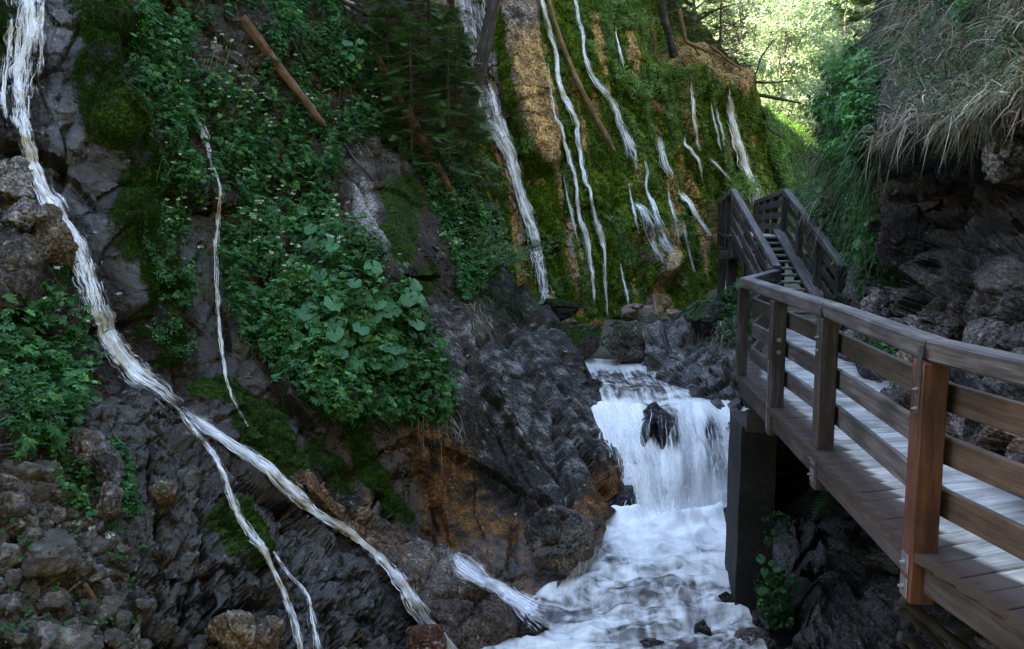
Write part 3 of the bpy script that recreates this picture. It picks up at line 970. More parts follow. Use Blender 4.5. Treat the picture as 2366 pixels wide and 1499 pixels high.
DM_L = DepthMap([AB.G, RC.G])
DM_F = DepthMap([FC.G])


def cascade(name, sheet, strands, label, cat="waterfall", lift=0.03, bulge=0.03, group=None, tex=1.0, fine=1.0, veil=0.74, sw=(0.6, 1.9), dm=None, parent=None):
    """paths: lists of (x, y, width, density) laid over the rock face; a thin veil and many single strands of water on it"""
    V, Fq, FL, FO, ED = [], [], [], [], []
    base = 0
    rg = np.random.default_rng(len(label))

    def ribbon(c, s, dens, fl_off, smooth_n, up):
        """c: path rows (x, y, half width); s: lateral stations (rows, m)"""
        nonlocal base
        n, m = s.shape
        tan = np.gradient(c[:, :2], axis=0)
        tan /= np.maximum(np.linalg.norm(tan, axis=1, keepdims=True), 1e-6)
        nor = np.stack([tan[:, 1], -tan[:, 0]], -1)
        px = c[:, 0:1] + nor[:, 0:1] * s * c[:, 2:3]
        py = c[:, 1:2] + nor[:, 1:2] * s * c[:, 2:3]
        D0 = (dm or (DM_F if sheet is FC else DM_L))(px, py)
        D = D0.copy()
        for _ in range(smooth_n):
            D[1:-1] = 0.5 * D[1:-1] + 0.25 * (D[:-2] + D[2:])
        D = np.minimum(D, D0 + 0.6)
        need = np.maximum((D - D0).max(1), 0)
        need = np.array([need[max(0, i_ - 3):i_ + 4].max() for i_ in range(n)])
        for _ in range(6):
            need[1:-1] = 0.5 * need[1:-1] + 0.25 * (need[:-2] + need[2:])
        loc = np.linspace(-1, 1, m)
        arch = np.sqrt(np.clip(1 - loc ** 2, 0, 1))
        G = at(px, py, D - (need * 0.8)[:, None] - (up + bulge * arch * (0.3 if m < 5 else 1.0))[None])
        al = np.concatenate([[0], np.cumsum(np.linalg.norm(np.diff(G[:, m // 2], axis=0), axis=1))])
        wm = np.linalg.norm(G[:, -1] - G[:, 0], axis=-1)[:, None]
        fl = np.stack([loc[None] * wm * 0.5 * tex + fl_off, np.repeat(al[:, None], m, 1) * tex + fl_off * 1.7, np.zeros((n, m))], -1)
        idx = base + np.arange(n * m).reshape(n, m)
        Fq.append(np.stack([idx[:-1, :-1], idx[:-1, 1:], idx[1:, 1:], idx[1:, :-1]], -1).reshape(-1, 4))
        V.append(G.reshape(-1, 3)); FL.append(fl.reshape(-1, 3))
        FO.append(np.repeat(dens[:, None], m, 1).ravel()); ED.append(np.repeat(arch[None], n, 0).ravel())
        base += n * m

    for si, st in enumerate(strands):
        st = np.array(st, float)
        length = np.hypot(np.diff(st[:, 0]), np.diff(st[:, 1])).sum()
        n = max(10, int(length / 3.5))
        c = catmull(st, n)
        jit = 4.0 if sheet is FC else min(7.0, 0.12 * st[:, 2].mean() + 2.0)
        c[:, 0] += jit * fbm(np.stack([c[:, 1] / 26, c[:, 1] * 0 + si, c[:, 1] * 0], -1), 3, 77 + si)
        path = np.column_stack([c[:, :2], c[:, 2] * (0.5 if dm or sheet is FC else 0.43) * (1 + 0.75 * fbm(np.stack([c[:, 1] / 38, c[:, 0] / 200, c[:, 1] * 0 + si], -1), 3, 9 + si))])
        path[:, 2] = np.maximum(path[:, 2], 1.2)
        open_top = st[0, 1] > 5
        t = np.linspace(0, 1, n)
        ends = (sstep(0, 0.22 if sheet is FC else 0.08, t) if open_top else 1.0) * (1 - (0.5 * sstep(0.8, 1.0, t) if sheet is FC else 0.0))
        if sheet is not FC and st[-1, 1] < 1495 and dm is None:
            ends = ends * (1 - 0.75 * sstep(0.82, 1.0, t))
        # thin veil
        ribbon(path, np.repeat(np.linspace(-1, 1, 9)[None], n, 0), np.clip(c[:, 3], 0, 1) * veil * ends - 0.10, si * 3.7, 8, lift)
        if dm is None:                           # wide thin film at the sides
            wide = path.copy()
            wide[:, 2] *= 1.75
            ribbon(wide, np.repeat(np.linspace(-1, 1, 9)[None], n, 0), (np.clip(c[:, 3], 0, 1) * 0.5 + 0.08) * ends - 0.12, si * 3.7 + 20, 8, lift * 0.6)
        # strands
        wavg = st[:, 2].mean()
        ns = int(np.clip(fine * length * wavg / 150.0, 3, 300))
        for k_ in range(ns):
            ln = int(np.clip((rg.uniform(6, 22) if rg.random() < 0.7 else rg.uniform(22, 50)) * (1.5 if wavg < 15 else 1.0), 6, n))
            a0 = rg.integers(0, max(1, n - ln + 1))
            sl = slice(a0, a0 + ln)
            if rg.random() > c[a0 + ln // 2, 3] + 0.25:
                continue
            u = np.linspace(0, 1, ln)
            s0 = np.clip(rg.normal() * 0.55, -1.25, 1.25)
            lat = s0 + 0.16 * rg.normal() * u + 0.06 * np.sin(u * rg.uniform(2, 7) + rg.uniform(0, 6))
            hw = np.clip(rg.uniform(*sw), 0.5, wavg * 0.3) / np.maximum(path[sl, 2], 1.5)
            s_ = lat[:, None] + hw[:, None] * np.array([-1, 0, 1])[None]
            taper = np.minimum(sstep(0, 0.25, u), sstep(1, 0.6, u))
            if not open_top and a0 == 0:
                taper = sstep(1, 0.6, u)
            ribbon(path[sl], s_, 0.10 + (0.50 + 0.45 * c[sl, 3]) * taper - 0.35 * (1 - taper), rg.uniform(0, 50), 5, lift + rg.uniform(0.005, 0.035))
    me = mesh_np(name, np.vstack(V), quads=np.vstack(Fq), attrs=dict(flow=np.vstack(FL), foam=np.concatenate(FO), edge=np.concatenate(ED)))
    o_ = link(name, me, parent, M_THREAD)
    return o_ if parent else tag(o_, label, cat, group)


def cascade_far(*a, **kw):
    a = list(a)
    kw["bulge"] = 0.02
    kw["lift"] = 0.14
    return cascade(*a, tex=0.6, fine=0.9, veil=0.85, sw=(0.6, 1.6), **kw)


cascade("waterfall", FRONT, [
    [(62,-60,85,0.55),(60,60,79,0.5),(52,150,72,0.42),(48,230,55,0.5),(55,300,37,0.7),(72,370,34,0.85),(100,440,39,0.9),(140,505,46,0.85),(178,570,55,0.7),(205,640,64,0.6),(225,710,55,0.65),(252,775,45,0.95),(285,825,52,1.0),(318,862,54,0.95),(372,898,46,0.8),(425,950,37,0.6)],
    [(70,-60,45,0.8),(66,80,40,0.75),(40,180,30,0.7),(50,260,26,0.8)],
    [(28,30,18,0.5),(18,120,20,0.45),(8,220,22,0.45),(20,290,14,0.4)],
    [(100,-40,16,0.45),(96,80,18,0.4),(92,190,14,0.2)],
    [(415,940,27,0.75),(470,980,29,0.85),(560,1040,24,0.8),(625,1085,25,0.85),(685,1140,34,0.9),(735,1185,29,0.8),(800,1225,24,0.85),(845,1262,21,0.9),(885,1295,23,0.9),(925,1345,31,0.85),(960,1400,36,0.8),(990,1440,31,0.85),(1030,1480,28,0.9),(1075,1540,28,0.9)],
    [(400,930,18,0.5),(450,995,18,0.55),(500,1060,18,0.6),(525,1120,17,0.7),(545,1180,23,0.75),(575,1225,24,0.75),(605,1265,20,0.8),(635,1325,15,0.7),(660,1380,15,0.65),(680,1440,18,0.6),(698,1520,21,0.55)],
    [(630,1275,9,0.4),(672,1330,11,0.45),(708,1370,14,0.5),(722,1430,17,0.45),(740,1520,27,0.4)],
    [(600,1060,12,0.4),(640,1120,12,0.3),(690,1160,14,0.4)]],
    "broad white cascade tumbling down the left slope and splitting in two")
cascade("waterfall", AB, [[(1040,1282,30,0.55),(1075,1310,52,0.8),(1110,1335,40,0.9),(1150,1355,34,0.95),(1185,1378,44,0.95),(1225,1405,60,0.9),(1265,1428,80,0.6)]],
        "short white chute emptying into the pool behind the brown ridge", lift=0.10)
cascade("waterfall", AB, [[(455,262,14,0.75),(463,290,16,0.75),(476,320,18,0.5),(484,360,12,0.35),(500,400,10,0.3),(510,440,10,0.3),(505,500,14,0.25),(500,560,18,0.3),(500,618,16,0.35),(503,700,14,0.4),(508,760,11,0.55),(517,830,9,0.6),(525,880,9,0.6),(545,930,9,0.65),(572,985,11,0.6)]],
        "thin rill trickling through the herbs on the left slope")
cascade_far("waterfall", FC, [[(1050,-40,26,0.6),(1068,40,24,0.65),(1085,90,24,0.6),(1105,170,20,0.6),(1110,230,22,0.6),(1130,280,24,0.65),(1152,310,30,0.7),(1180,360,34,0.7),(1192,410,28,0.7),(1204,450,22,0.8),(1216,490,22,0.9),(1228,520,20,0.8),(1240,570,26,0.8),(1250,620,28,0.85),(1262,700,34,0.9)],
                          [(1075,-40,60,0.2),(1095,40,56,0.22),(1110,100,40,0.2)], [(1128,175,16,0.5),(1140,230,22,0.6),(1155,290,26,0.6),(1178,350,20,0.55)]],
        "long white waterfall beside the bare tan rib of the far cliff", lift=0.12, bulge=0.12)
cascade_far("waterfall", FC, [[(1250,-40,9,0.9),(1253,0,10,0.9),(1268,67,10,0.9),(1285,120,10,0.9),(1288,167,10,0.9),(1303,220,11,0.9),(1332,277,11,0.9),(1334,313,10,0.8),(1342,360,10,0.8),(1352,417,11,0.9),(1363,437,10,0.8),(1373,493,9,0.8),(1388,543,12,0.8),(1397,583,8,0.8),(1398,643,9,0.8),(1405,735,10,0.85)]],
        "thin bright waterfall left of the long leaning pole on the mossy cliff", lift=0.12, bulge=0.1)
cascade_far("waterfall", FC, [[(1263,127,6,0.5),(1270,193,7,0.6),(1282,263,8,0.6),(1297,293,8,0.7),(1308,340,9,0.8),(1323,387,9,0.8),(1333,430,10,0.85),(1338,497,10,0.85),(1352,540,13,0.85),(1363,600,9,0.85),(1370,640,9,0.8),(1373,700,9,0.7)]],
        "thin forked waterfall running beside the brightest thread on the cliff", lift=0.12, bulge=0.1)
cascade_far("waterfall", FC, [[(1328,-10,8,0.7),(1337,43,8,0.7),(1347,83,9,0.7),(1348,110,8,0.6),(1355,143,9,0.65),(1370,177,12,0.6),(1400,213,15,0.65),(1427,260,17,0.65),(1437,300,14,0.6),(1453,327,16,0.65),(1467,353,12,0.6),(1472,390,8,0.4)],
                          [(1435,290,26,0.25),(1450,330,30,0.2),(1460,370,26,0.1)]],
        "slanting waterfall right of the leaning pole, spreading near its foot", lift=0.12, bulge=0.1)
cascade_far("waterfall", FC, [[(1522,308,8,0.6),(1528,347,13,0.6),(1540,383,15,0.55),(1556,412,12,0.4)]], "short pale veil below the ochre streak on the cliff", lift=0.12)
cascade_far("waterfall", FC, [[(1490,355,6,0.6),(1495,393,6,0.6),(1493,437,7,0.6),(1507,467,9,0.7),(1516,500,12,0.6),(1535,545,20,0.4),(1560,600,24,0.3),(1585,660,22,0.2)],
                          [(1465,468,14,0.9),(1483,483,16,0.8),(1497,510,30,0.4),(1515,560,36,0.3),(1545,620,34,0.2)]],
        "fan of thin water spreading over moss in the middle of the cliff", lift=0.12)
cascade_far("waterfall", FC, [[(1595,185,6,0.7),(1600,227,7,0.7),(1605,283,8,0.7),(1617,347,9,0.5)], [(1585,310,5,0.5),(1583,332,7,0.6),(1597,345,8,0.8),(1613,373,8,0.8),(1627,420,8,0.6)]],
        "fine thread of water falling under the brown overhanging brush", lift=0.12)
cascade_far("waterfall", FC, [[(1684,200,10,0.8),(1688,232,20,0.75),(1692,270,22,0.65),(1698,300,18,0.75),(1710,340,17,0.95),(1722,380,20,0.95),(1735,415,22,0.9),(1748,448,26,0.8),(1756,480,28,0.7)]],
        "strong narrow waterfall pouring from the cliff top above the stairs", lift=0.2, bulge=0.2)
cascade_far("waterfall", FC, [[(1566,440,10,0.95),(1580,455,14,0.95),(1592,466,11,0.95),(1605,490,9,0.9),(1622,515,9,0.9),(1642,545,10,0.9)], [(1637,365,9,0.7),(1660,385,9,0.7),(1672,400,7,0.6),(1695,418,7,0.6)]],
        "stepped white waterfall just left of the upper stair railing", lift=0.15)
cascade_far("waterfall", FC, [[(1664,588,9,0.9),(1668,620,8,0.9),(1673,650,9,0.9),(1680,690,10,0.9)]], "bright thread of water showing below the upper landing", lift=0.15)
for _i, (_x, _y, _l, _lab) in enumerate(((1420, 60, 110, "very fine trickle near the top of the mossy cliff"), (1450, 420, 120, "fine trickle in the dark moss at mid cliff"), (1640, 230, 120, "faint trickle left of the strong waterfall"), (1655, 245, 90, "faintest trickle beside the strong waterfall"), (1300, 400, 150, "fine trickle in the moss right of the tan rib"), (1575, 500, 140, "fine trickle over the lower mossy bulge"), (1430, 600, 110, "fine drips at the foot of the mossy cliff"), (1540, 420, 140, "fine trickle below the pale veil"))):
    cascade_far("waterfall", FC, [[(_x, _y, 6, 0.5), (_x + 0.07 * _l, _y + 0.35 * _l, 6, 0.55), (_x + 0.16 * _l, _y + 0.7 * _l, 7, 0.5), (_x + 0.22 * _l, _y + _l, 6, 0.4)]], _lab)
# ------------------------------------------------------------------ timber walkway and stairs
M_TIMBER = wood_material("weathered_timber", (0.024, 0.018, 0.019), (0.052, 0.041, 0.043), (0.10, 0.083, 0.085))
M_RAIL = wood_material("grey_timber", (0.035, 0.031, 0.034), (0.082, 0.073, 0.078), (0.17, 0.155, 0.162))
M_OLIVE = wood_material("stained_boards", (0.020, 0.018, 0.014), (0.045, 0.038, 0.031), (0.085, 0.072, 0.062))
M_FRESH = wood_material("larch_boards", (0.040, 0.024, 0.018), (0.082, 0.052, 0.039), (0.125, 0.083, 0.064))
M_REDPOST = wood_material("red_larch", (0.034, 0.012, 0.008), (0.095, 0.031, 0.019), (0.155, 0.058, 0.034))
M_DECK = wood_material("deck_timber", (0.30, 0.295, 0.30), (0.47, 0.465, 0.47), (0.60, 0.595, 0.60), dirt=(0.055, 0.038, 0.035), knots=False)
M_ORANGE = wood_material("new_orange_boards", (0.16, 0.07, 0.02), (0.30, 0.15, 0.05), (0.38, 0.2, 0.08))
M_TREAD = wood_material("tread_timber", (0.09, 0.08, 0.08), (0.19, 0.172, 0.17), (0.30, 0.28, 0.275))
_k = NT("galvanised_steel")
M_STEEL = _k.done(_k.principled(_k.ramp(_k.noise(_k.pos(), 40, 4), [(0.3, (0.20, 0.20, 0.22)), (0.7, (0.38, 0.38, 0.41))]), 0.42))
M_STEEL.node_tree.nodes["Principled BSDF"].inputs["Metallic"].default_value = 0.85
_k = NT("dark_strap_steel")
M_STRAP = _k.done(_k.principled(_k.ramp(_k.noise(_k.pos(), 25, 4), [(0.3, (0.025, 0.025, 0.028)), (0.7, (0.07, 0.065, 0.065))]), 0.45))


def beam(name, p0, p1, w, h, mat, parent=None, up=(0, 0, 1), bevel=0.007, seg=None, dirt=None, wobble=0.0):
    """timber from p0 to p1: w across, h along 'up'; chamfered edges, coordinates along the grain in 'lc'"""
    p0, p1, up = np.array(p0, float), np.array(p1, float), np.array(up, float)
    ax = p1 - p0
    L = np.linalg.norm(ax)
    ax /= L
    si = normalize(np.cross(ax, up))
    up = np.cross(si, ax)
    b = min(bevel, w * 0.3, h * 0.3)
    prof = np.array([(-w/2 + b, -h/2), (w/2 - b, -h/2), (w/2, -h/2 + b), (w/2, h/2 - b), (w/2 - b, h/2), (-w/2 + b, h/2), (-w/2, h/2 - b), (-w/2, -h/2 + b)])
    n = seg or max(2, int(L / 0.5) + 1)
    V, lc = [], []
    off = np.array([random.uniform(0, 40), random.uniform(0, 9), random.uniform(0, 9)])
    ts = np.concatenate([[0], [b / L], np.linspace(0, 1, n)[1:-1], [1 - b / L], [1]])
    for i, t in enumerate(ts):
        f = 1.0
        if i in (0, len(ts) - 1):
            f = 1 - 2 * b / max(w, h) * 0.8
        wob = wobble * np.array([random.uniform(-1, 1), random.uniform(-1, 1)]) if 1 < i < len(ts) - 2 else np.zeros(2)
        for a, c in prof * f:
            V.append(p0 + ax * L * t + si * (a + wob[0]) + up * (c + wob[1]))
            lc.append(np.array([t * L, a, c]) + off)
    q = []
    m = len(ts)
    for i in range(m - 1):
        for j in range(8):
            q.append((i*8 + j, i*8 + (j+1) % 8, (i+1)*8 + (j+1) % 8, (i+1)*8 + j))
    tr = [(0, j + 1, j) for j in range(1, 7)] + [((m-1)*8, (m-1)*8 + j, (m-1)*8 + j + 1) for j in range(1, 7)]
    at_ = dict(lc=np.array(lc))
    if dirt is not None:
        at_["dirt"] = np.interp(np.repeat(ts * L, 8), dirt[0], dirt[1])
    me = mesh_np(name, np.array(V), tris=np.array(tr), quads=np.array(q), attrs=at_, smooth=False)
    return link(name, me, parent, mat)


def bolt(parent, p, nrm, r=0.018, mat=None):
    bm = bmesh.new()
    m = Vector(nrm).to_track_quat('Z', 'Y').to_matrix().to_4x4()
    m.translation = Vector(p)
    bmesh.ops.create_cone(bm, cap_ends=True, segments=10, radius1=r, radius2=r, depth=0.008, matrix=m @ Matrix.Translation((0, 0, 0.003)))
    bmesh.ops.create_cone(bm, cap_ends=True, segments=6, radius1=r * 0.55, radius2=r * 0.5, depth=0.016, matrix=m @ Matrix.Translation((0, 0, 0.014)))
    me = bpy.data.meshes.new("bolt")
    bm.to_mesh(me)
    bm.free()
    return link("bolt", me, parent, mat or M_STEEL)


def plate(parent, p, nrm, w, h, name="steel_plate", mat=None, t=0.006):
    nrm = np.array(nrm, float)
    nrm /= np.linalg.norm(nrm)
    p = np.array(p, float)
    return beam(name, p - np.array([0, 0, h / 2]), p + np.array([0, 0, h / 2]), w, t, mat or M_STEEL, parent, up=nrm, bevel=0.002)


walk = tag(empty("wooden_walkway", (2.3, 5.0, 0)), "grey wooden walkway with post and board railing along the right of the gorge", "walkway")
WINV = Matrix.Translation((-2.3, -5.0, 0))
PARTS_W = []


def W(o):
    """hang a piece built in world coordinates under the walkway's empty"""
    o.matrix_parent_inverse = WINV
    return o


# outer line of the railing (x to the right, y ahead)
def v2(x, y):
    return np.array([x, y])


Q_NEAR, Q0, Q3, Q2, QC, QE = v2(2.34, 1.85), v2(2.055, 3.94), v2(2.265, 5.80), v2(2.365, 7.20), v2(2.475, 8.70), v2(4.10, 12.75)
line = [Q_NEAR, Q0, Q3, Q2, QC, QE]
outer = [v2(2.27, 1.75), v2(2.005, 3.90), v2(2.42, 8.68), v2(4.02, 12.95)]
inner = [v2(3.5, 1.9), v2(3.05, 4.30), v2(3.75, 7.4), v2(4.15, 8.7), v2(5.35, 12.95)]


def along(line, t):
    seg = np.array([np.linalg.norm(b - a) for a, b in zip(line[:-1], line[1:])])
    cum = np.concatenate([[0], np.cumsum(seg)])
    t = np.clip(t, 0, 1) * cum[-1]
    return np.array([np.interp(t, cum, [p[k] for p in line]) for k in (0, 1)])


# deck planks, outer end to inner end, section by section
sections = [(outer[0], outer[1], inner[0], inner[1]), (outer[1], outer[2], inner[1], inner[3]), (outer[2], outer[3], inner[3], inner[4])]
for a0, a1, b0, b1 in sections:
    n = int(round(np.linalg.norm(a1 - a0) / 0.150))
    for i in range(n):
        t0 = (i + 0.5) / n
        p, q_ = a0 + (a1 - a0) * t0, b0 + (b1 - b0) * t0
        wid = np.linalg.norm(a1 - a0) / n
        ang = (a1 - a0) / np.linalg.norm(a1 - a0)
        dirn = (q_ - p) / np.linalg.norm(q_ - p)
        wid = wid * abs(ang[0] * dirn[1] - ang[1] * dirn[0]) - 0.004
        p = p - dirn * random.uniform(0.0, 0.018)
        q_ = q_ + dirn * random.uniform(-0.05, 0.04)
        z = -0.028 + random.uniform(-0.003, 0.003)
        L = np.linalg.norm(q_ - p)
        W(beam("deck_plank", (*p, z), (*q_, z), wid, 0.05, M_DECK, walk, bevel=0.005, seg=18, dirt=([0, 0.12, 0.20, 0.30, L - 0.5, L - 0.1], [1.2, 1.2, 1.0, 0.05, 0.12, 0.75])))
# edge beams and joists below
for (a, b) in ((outer[0], outer[1]), (outer[1], outer[2]), (outer[2], outer[3])):
    d = (b - a) / np.linalg.norm(b - a)
    s = np.array([d[1], -d[0]])
    for off, zz, hh, ww, nm in ((0.05, -0.135, 0.155, 0.05, "edge_board"), (0.34, -0.20, 0.28, 0.16, "bearer"), (1.05, -0.20, 0.28, 0.16, "bearer")):
        W(beam(nm, (*(a + s * off), zz), (*(b + s * off), zz), ww, hh, M_TIMBER, walk))
W(beam("cross_beam", (*(QC + v2(-0.02, -0.25)), -0.44), (*(QC + v2(1.7, -0.62)), -0.44), 0.2, 0.2, M_TIMBER, walk))

RAIL_Z = 1.0


def railing(parent, hook, pts, heights, post_names, board_z, mats, board_h=0.14, post_w=0.115, low=None, skip=()):
    """handrail, boards and posts through pts [(x,y,z deck)]; boards sit on the inner side"""


def post(parent, hook, xy, z0, z1, mat, w=0.115, d=(0, 1), name="post"):
    return hook(beam(name, (*xy, z0), (*xy, z1), w, w * 1.05, mat, parent, up=(d[0], d[1], 0), bevel=0.008))


dirs = {}
for a, b, nm in ((Q_NEAR, Q0, 'n'), (Q0, QC, 'm'), (QC, QE, 'c')):
    dirs[nm] = (b - a) / np.linalg.norm(b - a)
dm = dirs['m']
left = np.array([-dm[1], dm[0]])          # towards the river
post_o = {}
for key, p, z0, mat in (('n', Q_NEAR, -0.27, M_TIMBER), ('0', Q0, -0.27, M_REDPOST), ('3', Q3, -0.30, M_TIMBER), ('2', Q2, -0.26, M_TIMBER), ('c', QC, -0.01, M_TIMBER)):
    post_o[key] = post(walk, W, p + left * 0.02, z0, RAIL_Z - 0.055, mat, d=dm, w=0.125 if key != 'c' else 0.105)
    if key in '0':
        post_o[key]["label"] = "reddish fresh timber post"
# handrail beams with their mitred joints at each post
hz = RAIL_Z
for a, b, mat in ((Q_NEAR, Q0, M_RAIL), (Q0, Q3, M_RAIL), (Q3, QC, M_RAIL)):
    d = (b - a) / np.linalg.norm(b - a)
    W(beam("handrail", (*(a + d * 0.004), hz), (*(b - d * 0.004), hz), 0.135, 0.105, mat, walk, bevel=0.012, wobble=0.0015))
W(beam("handrail", (*QC, hz - 0.002), (*QE, 0.865), 0.12, 0.10, M_RAIL, walk, bevel=0.012))
# rail boards
rt = -left
for a, b, mat, ins in ((Q_NEAR, Q0, M_FRESH, 0.085), (Q0, Q3, M_OLIVE, 0.085), (Q3, Q2, M_OLIVE, 0.085), (Q2, QC, M_OLIVE, 0.085)):
    d = (b - a) / np.linalg.norm(b - a)
    s = np.array([d[1], -d[0]])
    for zc in (0.765, 0.50, 0.235):
        m_ = M_RAIL if (mat is M_OLIVE and zc < 0.7) else mat
        aa, bb = a + s * ins + d * 0.003, b + s * ins - d * 0.003
        if b is QC:
            bb = bb - d * 0.01
        W(beam("rail_board", (*aa, zc), (*bb, zc), 0.04, 0.14, m_, walk, bevel=0.005, wobble=0.001))
d = dirs['c']
s = np.array([d[1], -d[0]])
for zc in (0.765, 0.50, 0.235):
    W(beam("rail_board", (*(QC + s * 0.085 + d * 0.03), zc), (*(QE + s * 0.085), zc - 0.11), 0.04, 0.14, M_FRESH if zc < 0.6 else M_OLIVE, walk, bevel=0.005))
for t in (0.36, 0.7):
    pp = QC + (QE - QC) * t
    post(walk, W, pp, -0.2, RAIL_Z - 0.11 * t - 0.1, M_TIMBER, d=d)
# steel: straps from the handrail, square washers and bolts on the river side of the posts
for key, p in (('0', Q0), ('3', Q3)):
    po = post_o[key]
    c = p + left * 0.02
    o = plate(po, (*(c + left * 0.067 - dm * 0.03), RAIL_Z - 0.14), (*left, 0), 0.05, 0.34, "steel_strap", M_STRAP); o.matrix_parent_inverse = Matrix()
    for dz in (0.19, 0.285):
        bolt(o, (*(c + left * 0.071 - dm * 0.03), RAIL_Z - dz), (*left, 0), 0.012)
    for zz in (-0.075, -0.20):
        o = plate(po, (*(c + left * 0.067), zz), (*left, 0), 0.085, 0.095)
        bolt(o, (*(c + left * 0.072), zz), (*left, 0), 0.016)
c = Q2 + left * 0.02
for zz in (0.60, 0.49, -0.035):
    bolt(post_o['2'], (*(c - dm * 0.067 + left * 0.0), zz), (*(-dm), 0), 0.02)
plate(post_o['2'], (*(c + left * 0.067), 0.10), (*left, 0), 0.04, 0.62, "steel_strap", M_STEEL)
# split in the red post
for (zz, hh) in ((-0.20, 0.10), (0.62, 0.13)):
    pass

# ---- concrete pier below the corner
bm = bmesh.new()
pw = [(2.46, 8.62), (2.86, 8.66), (2.95, 9.4), (2.54, 9.4)]
lv = np.linspace(-3.4, -0.55, 16)
rings = []
for z in lv:
    ring = []
    for i in range(4):
        a, b = np.array(pw[i]), np.array(pw[(i + 1) % 4])
        for t in np.linspace(0, 1, 9)[:-1]:
            pnt = a + (b - a) * t
            nz = noise3(np.array([[pnt[0] * 3, pnt[1] * 3, z * 3]]), 3)[0]
            ring.append(bm.verts.new((pnt[0] + nz * 0.02, pnt[1] + nz * 0.02, z)))
    rings.append(ring)
for r0, r1 in zip(rings[:-1], rings[1:]):
    for j in range(len(r0)):
        bm.faces.new((r0[j], r0[(j + 1) % len(r0)], r1[(j + 1) % len(r0)], r1[j]))
bm.faces.new(rings[-1])
me = bpy.data.meshes.new("concrete_pier")
bm.to_mesh(me)
bm.free()
k = NT("old_concrete")
p = k.pos()
n1, n2 = k.noise(p, 2.2, 8, 0.65), k.noise(p, 22, 6, 0.7)
col = k.ramp(k.math('ADD', k.math('MULTIPLY', n1, 0.6), k.math('MULTIPLY', n2, 0.4)), [(0.38, (0.004, 0.0035, 0.0035)), (0.52, (0.014, 0.0125, 0.012)), (0.66, (0.055, 0.05, 0.048))])
M_CONC = k.done(k.principled(col, 0.85, k.bump(n2, 0.5, 0.02)))
tag(link("concrete_pier", me, None, M_CONC), "dark concrete pier standing in the river under the walkway corner", "pier")

# ---- staircase
stair = tag(empty("wooden_staircase", (4.6, 13.0, 0)), "open wooden staircase with sloping railings rising behind the walkway", "staircase")
SINV = Matrix.Translation((-4.6, -13.0, 0))


def S_(o):
    o.matrix_parent_inverse = SINV
    return o


NST, RISE, RUN = 13, 0.1065, 0.25
SL0, SR0 = v2(4.17, 12.85), v2(5.07, 12.85)
drift = 0.05
for i in range(1, NST + 1):
    y0 = 12.85 + (i - 0.5) * RUN
    xo = drift * (y0 - 12.85)
    S_(beam("stair_tread", (4.20 + xo, y0, i * RISE - 0.022), (5.00 + xo, y0, i * RISE - 0.022), 0.22, 0.042, M_TREAD, stair, bevel=0.005))
for xx, w, h, zo, mat in ((4.17, 0.06, 0.24, -0.10, M_TIMBER), (5.04, 0.07, 0.26, -0.09, M_TIMBER)):
    S_(beam("stringer", (xx, 12.75, zo), (xx + drift * 3.4, 16.15, zo + 3.4 * RISE / RUN), w, h, mat, stair))
S_(beam("side_board", (4.985, 12.55, 0.0), (4.985 + drift * 3.5, 16.05, 0.0 + 3.5 * RISE / RUN), 0.19, 0.05, M_RAIL, stair, bevel=0.006))
slope_v = RISE / RUN
ytop = 16.05
for side, x0 in (('l', 4.11), ('r', 5.12)):
    hb = (x0, 12.75 if side == 'l' else 12.65, 0.93 if side == 'l' else 0.92)
    ht = (x0 + drift * 3.25, ytop, 2.245)
    S_(beam("handrail", hb, ht, 0.125, 0.10, M_RAIL, stair, bevel=0.012))
    ix = 0.07 if side == 'l' else -0.07
    for k_ in (0.24, 0.49, 0.74):
        S_(beam("rail_board", (hb[0] - ix * 0.3, hb[1] + 0.05, hb[2] - k_), (ht[0] - ix * 0.3, ht[1], ht[2] - k_), 0.035, 0.125, M_TIMBER if side == 'l' else M_OLIVE, stair, bevel=0.004))
    for t in (0.035, 0.36, 0.68, 0.985):
        yy = hb[1] + (ht[1] - hb[1]) * t
        zt = hb[2] + (ht[2] - hb[2]) * t
        S_(beam("post", (x0 + drift * (yy - 12.75) + ix * 0.45, yy, zt - 1.25), (x0 + drift * (yy - 12.75) + ix * 0.45, yy, zt - 0.045), 0.105, 0.105, M_TIMBER, stair, up=(0, 1, 0)))

# ---- upper walkway beyond the stairs
upper = tag(empty("upper_walkway", (5.0, 18.0, 1.39)), "short level walkway leading away from the top of the stairs", "walkway")
UINV = Matrix.Translation((-5.0, -18.0, -1.39))


def U_(o):
    o.matrix_parent_inverse = UINV
    return o


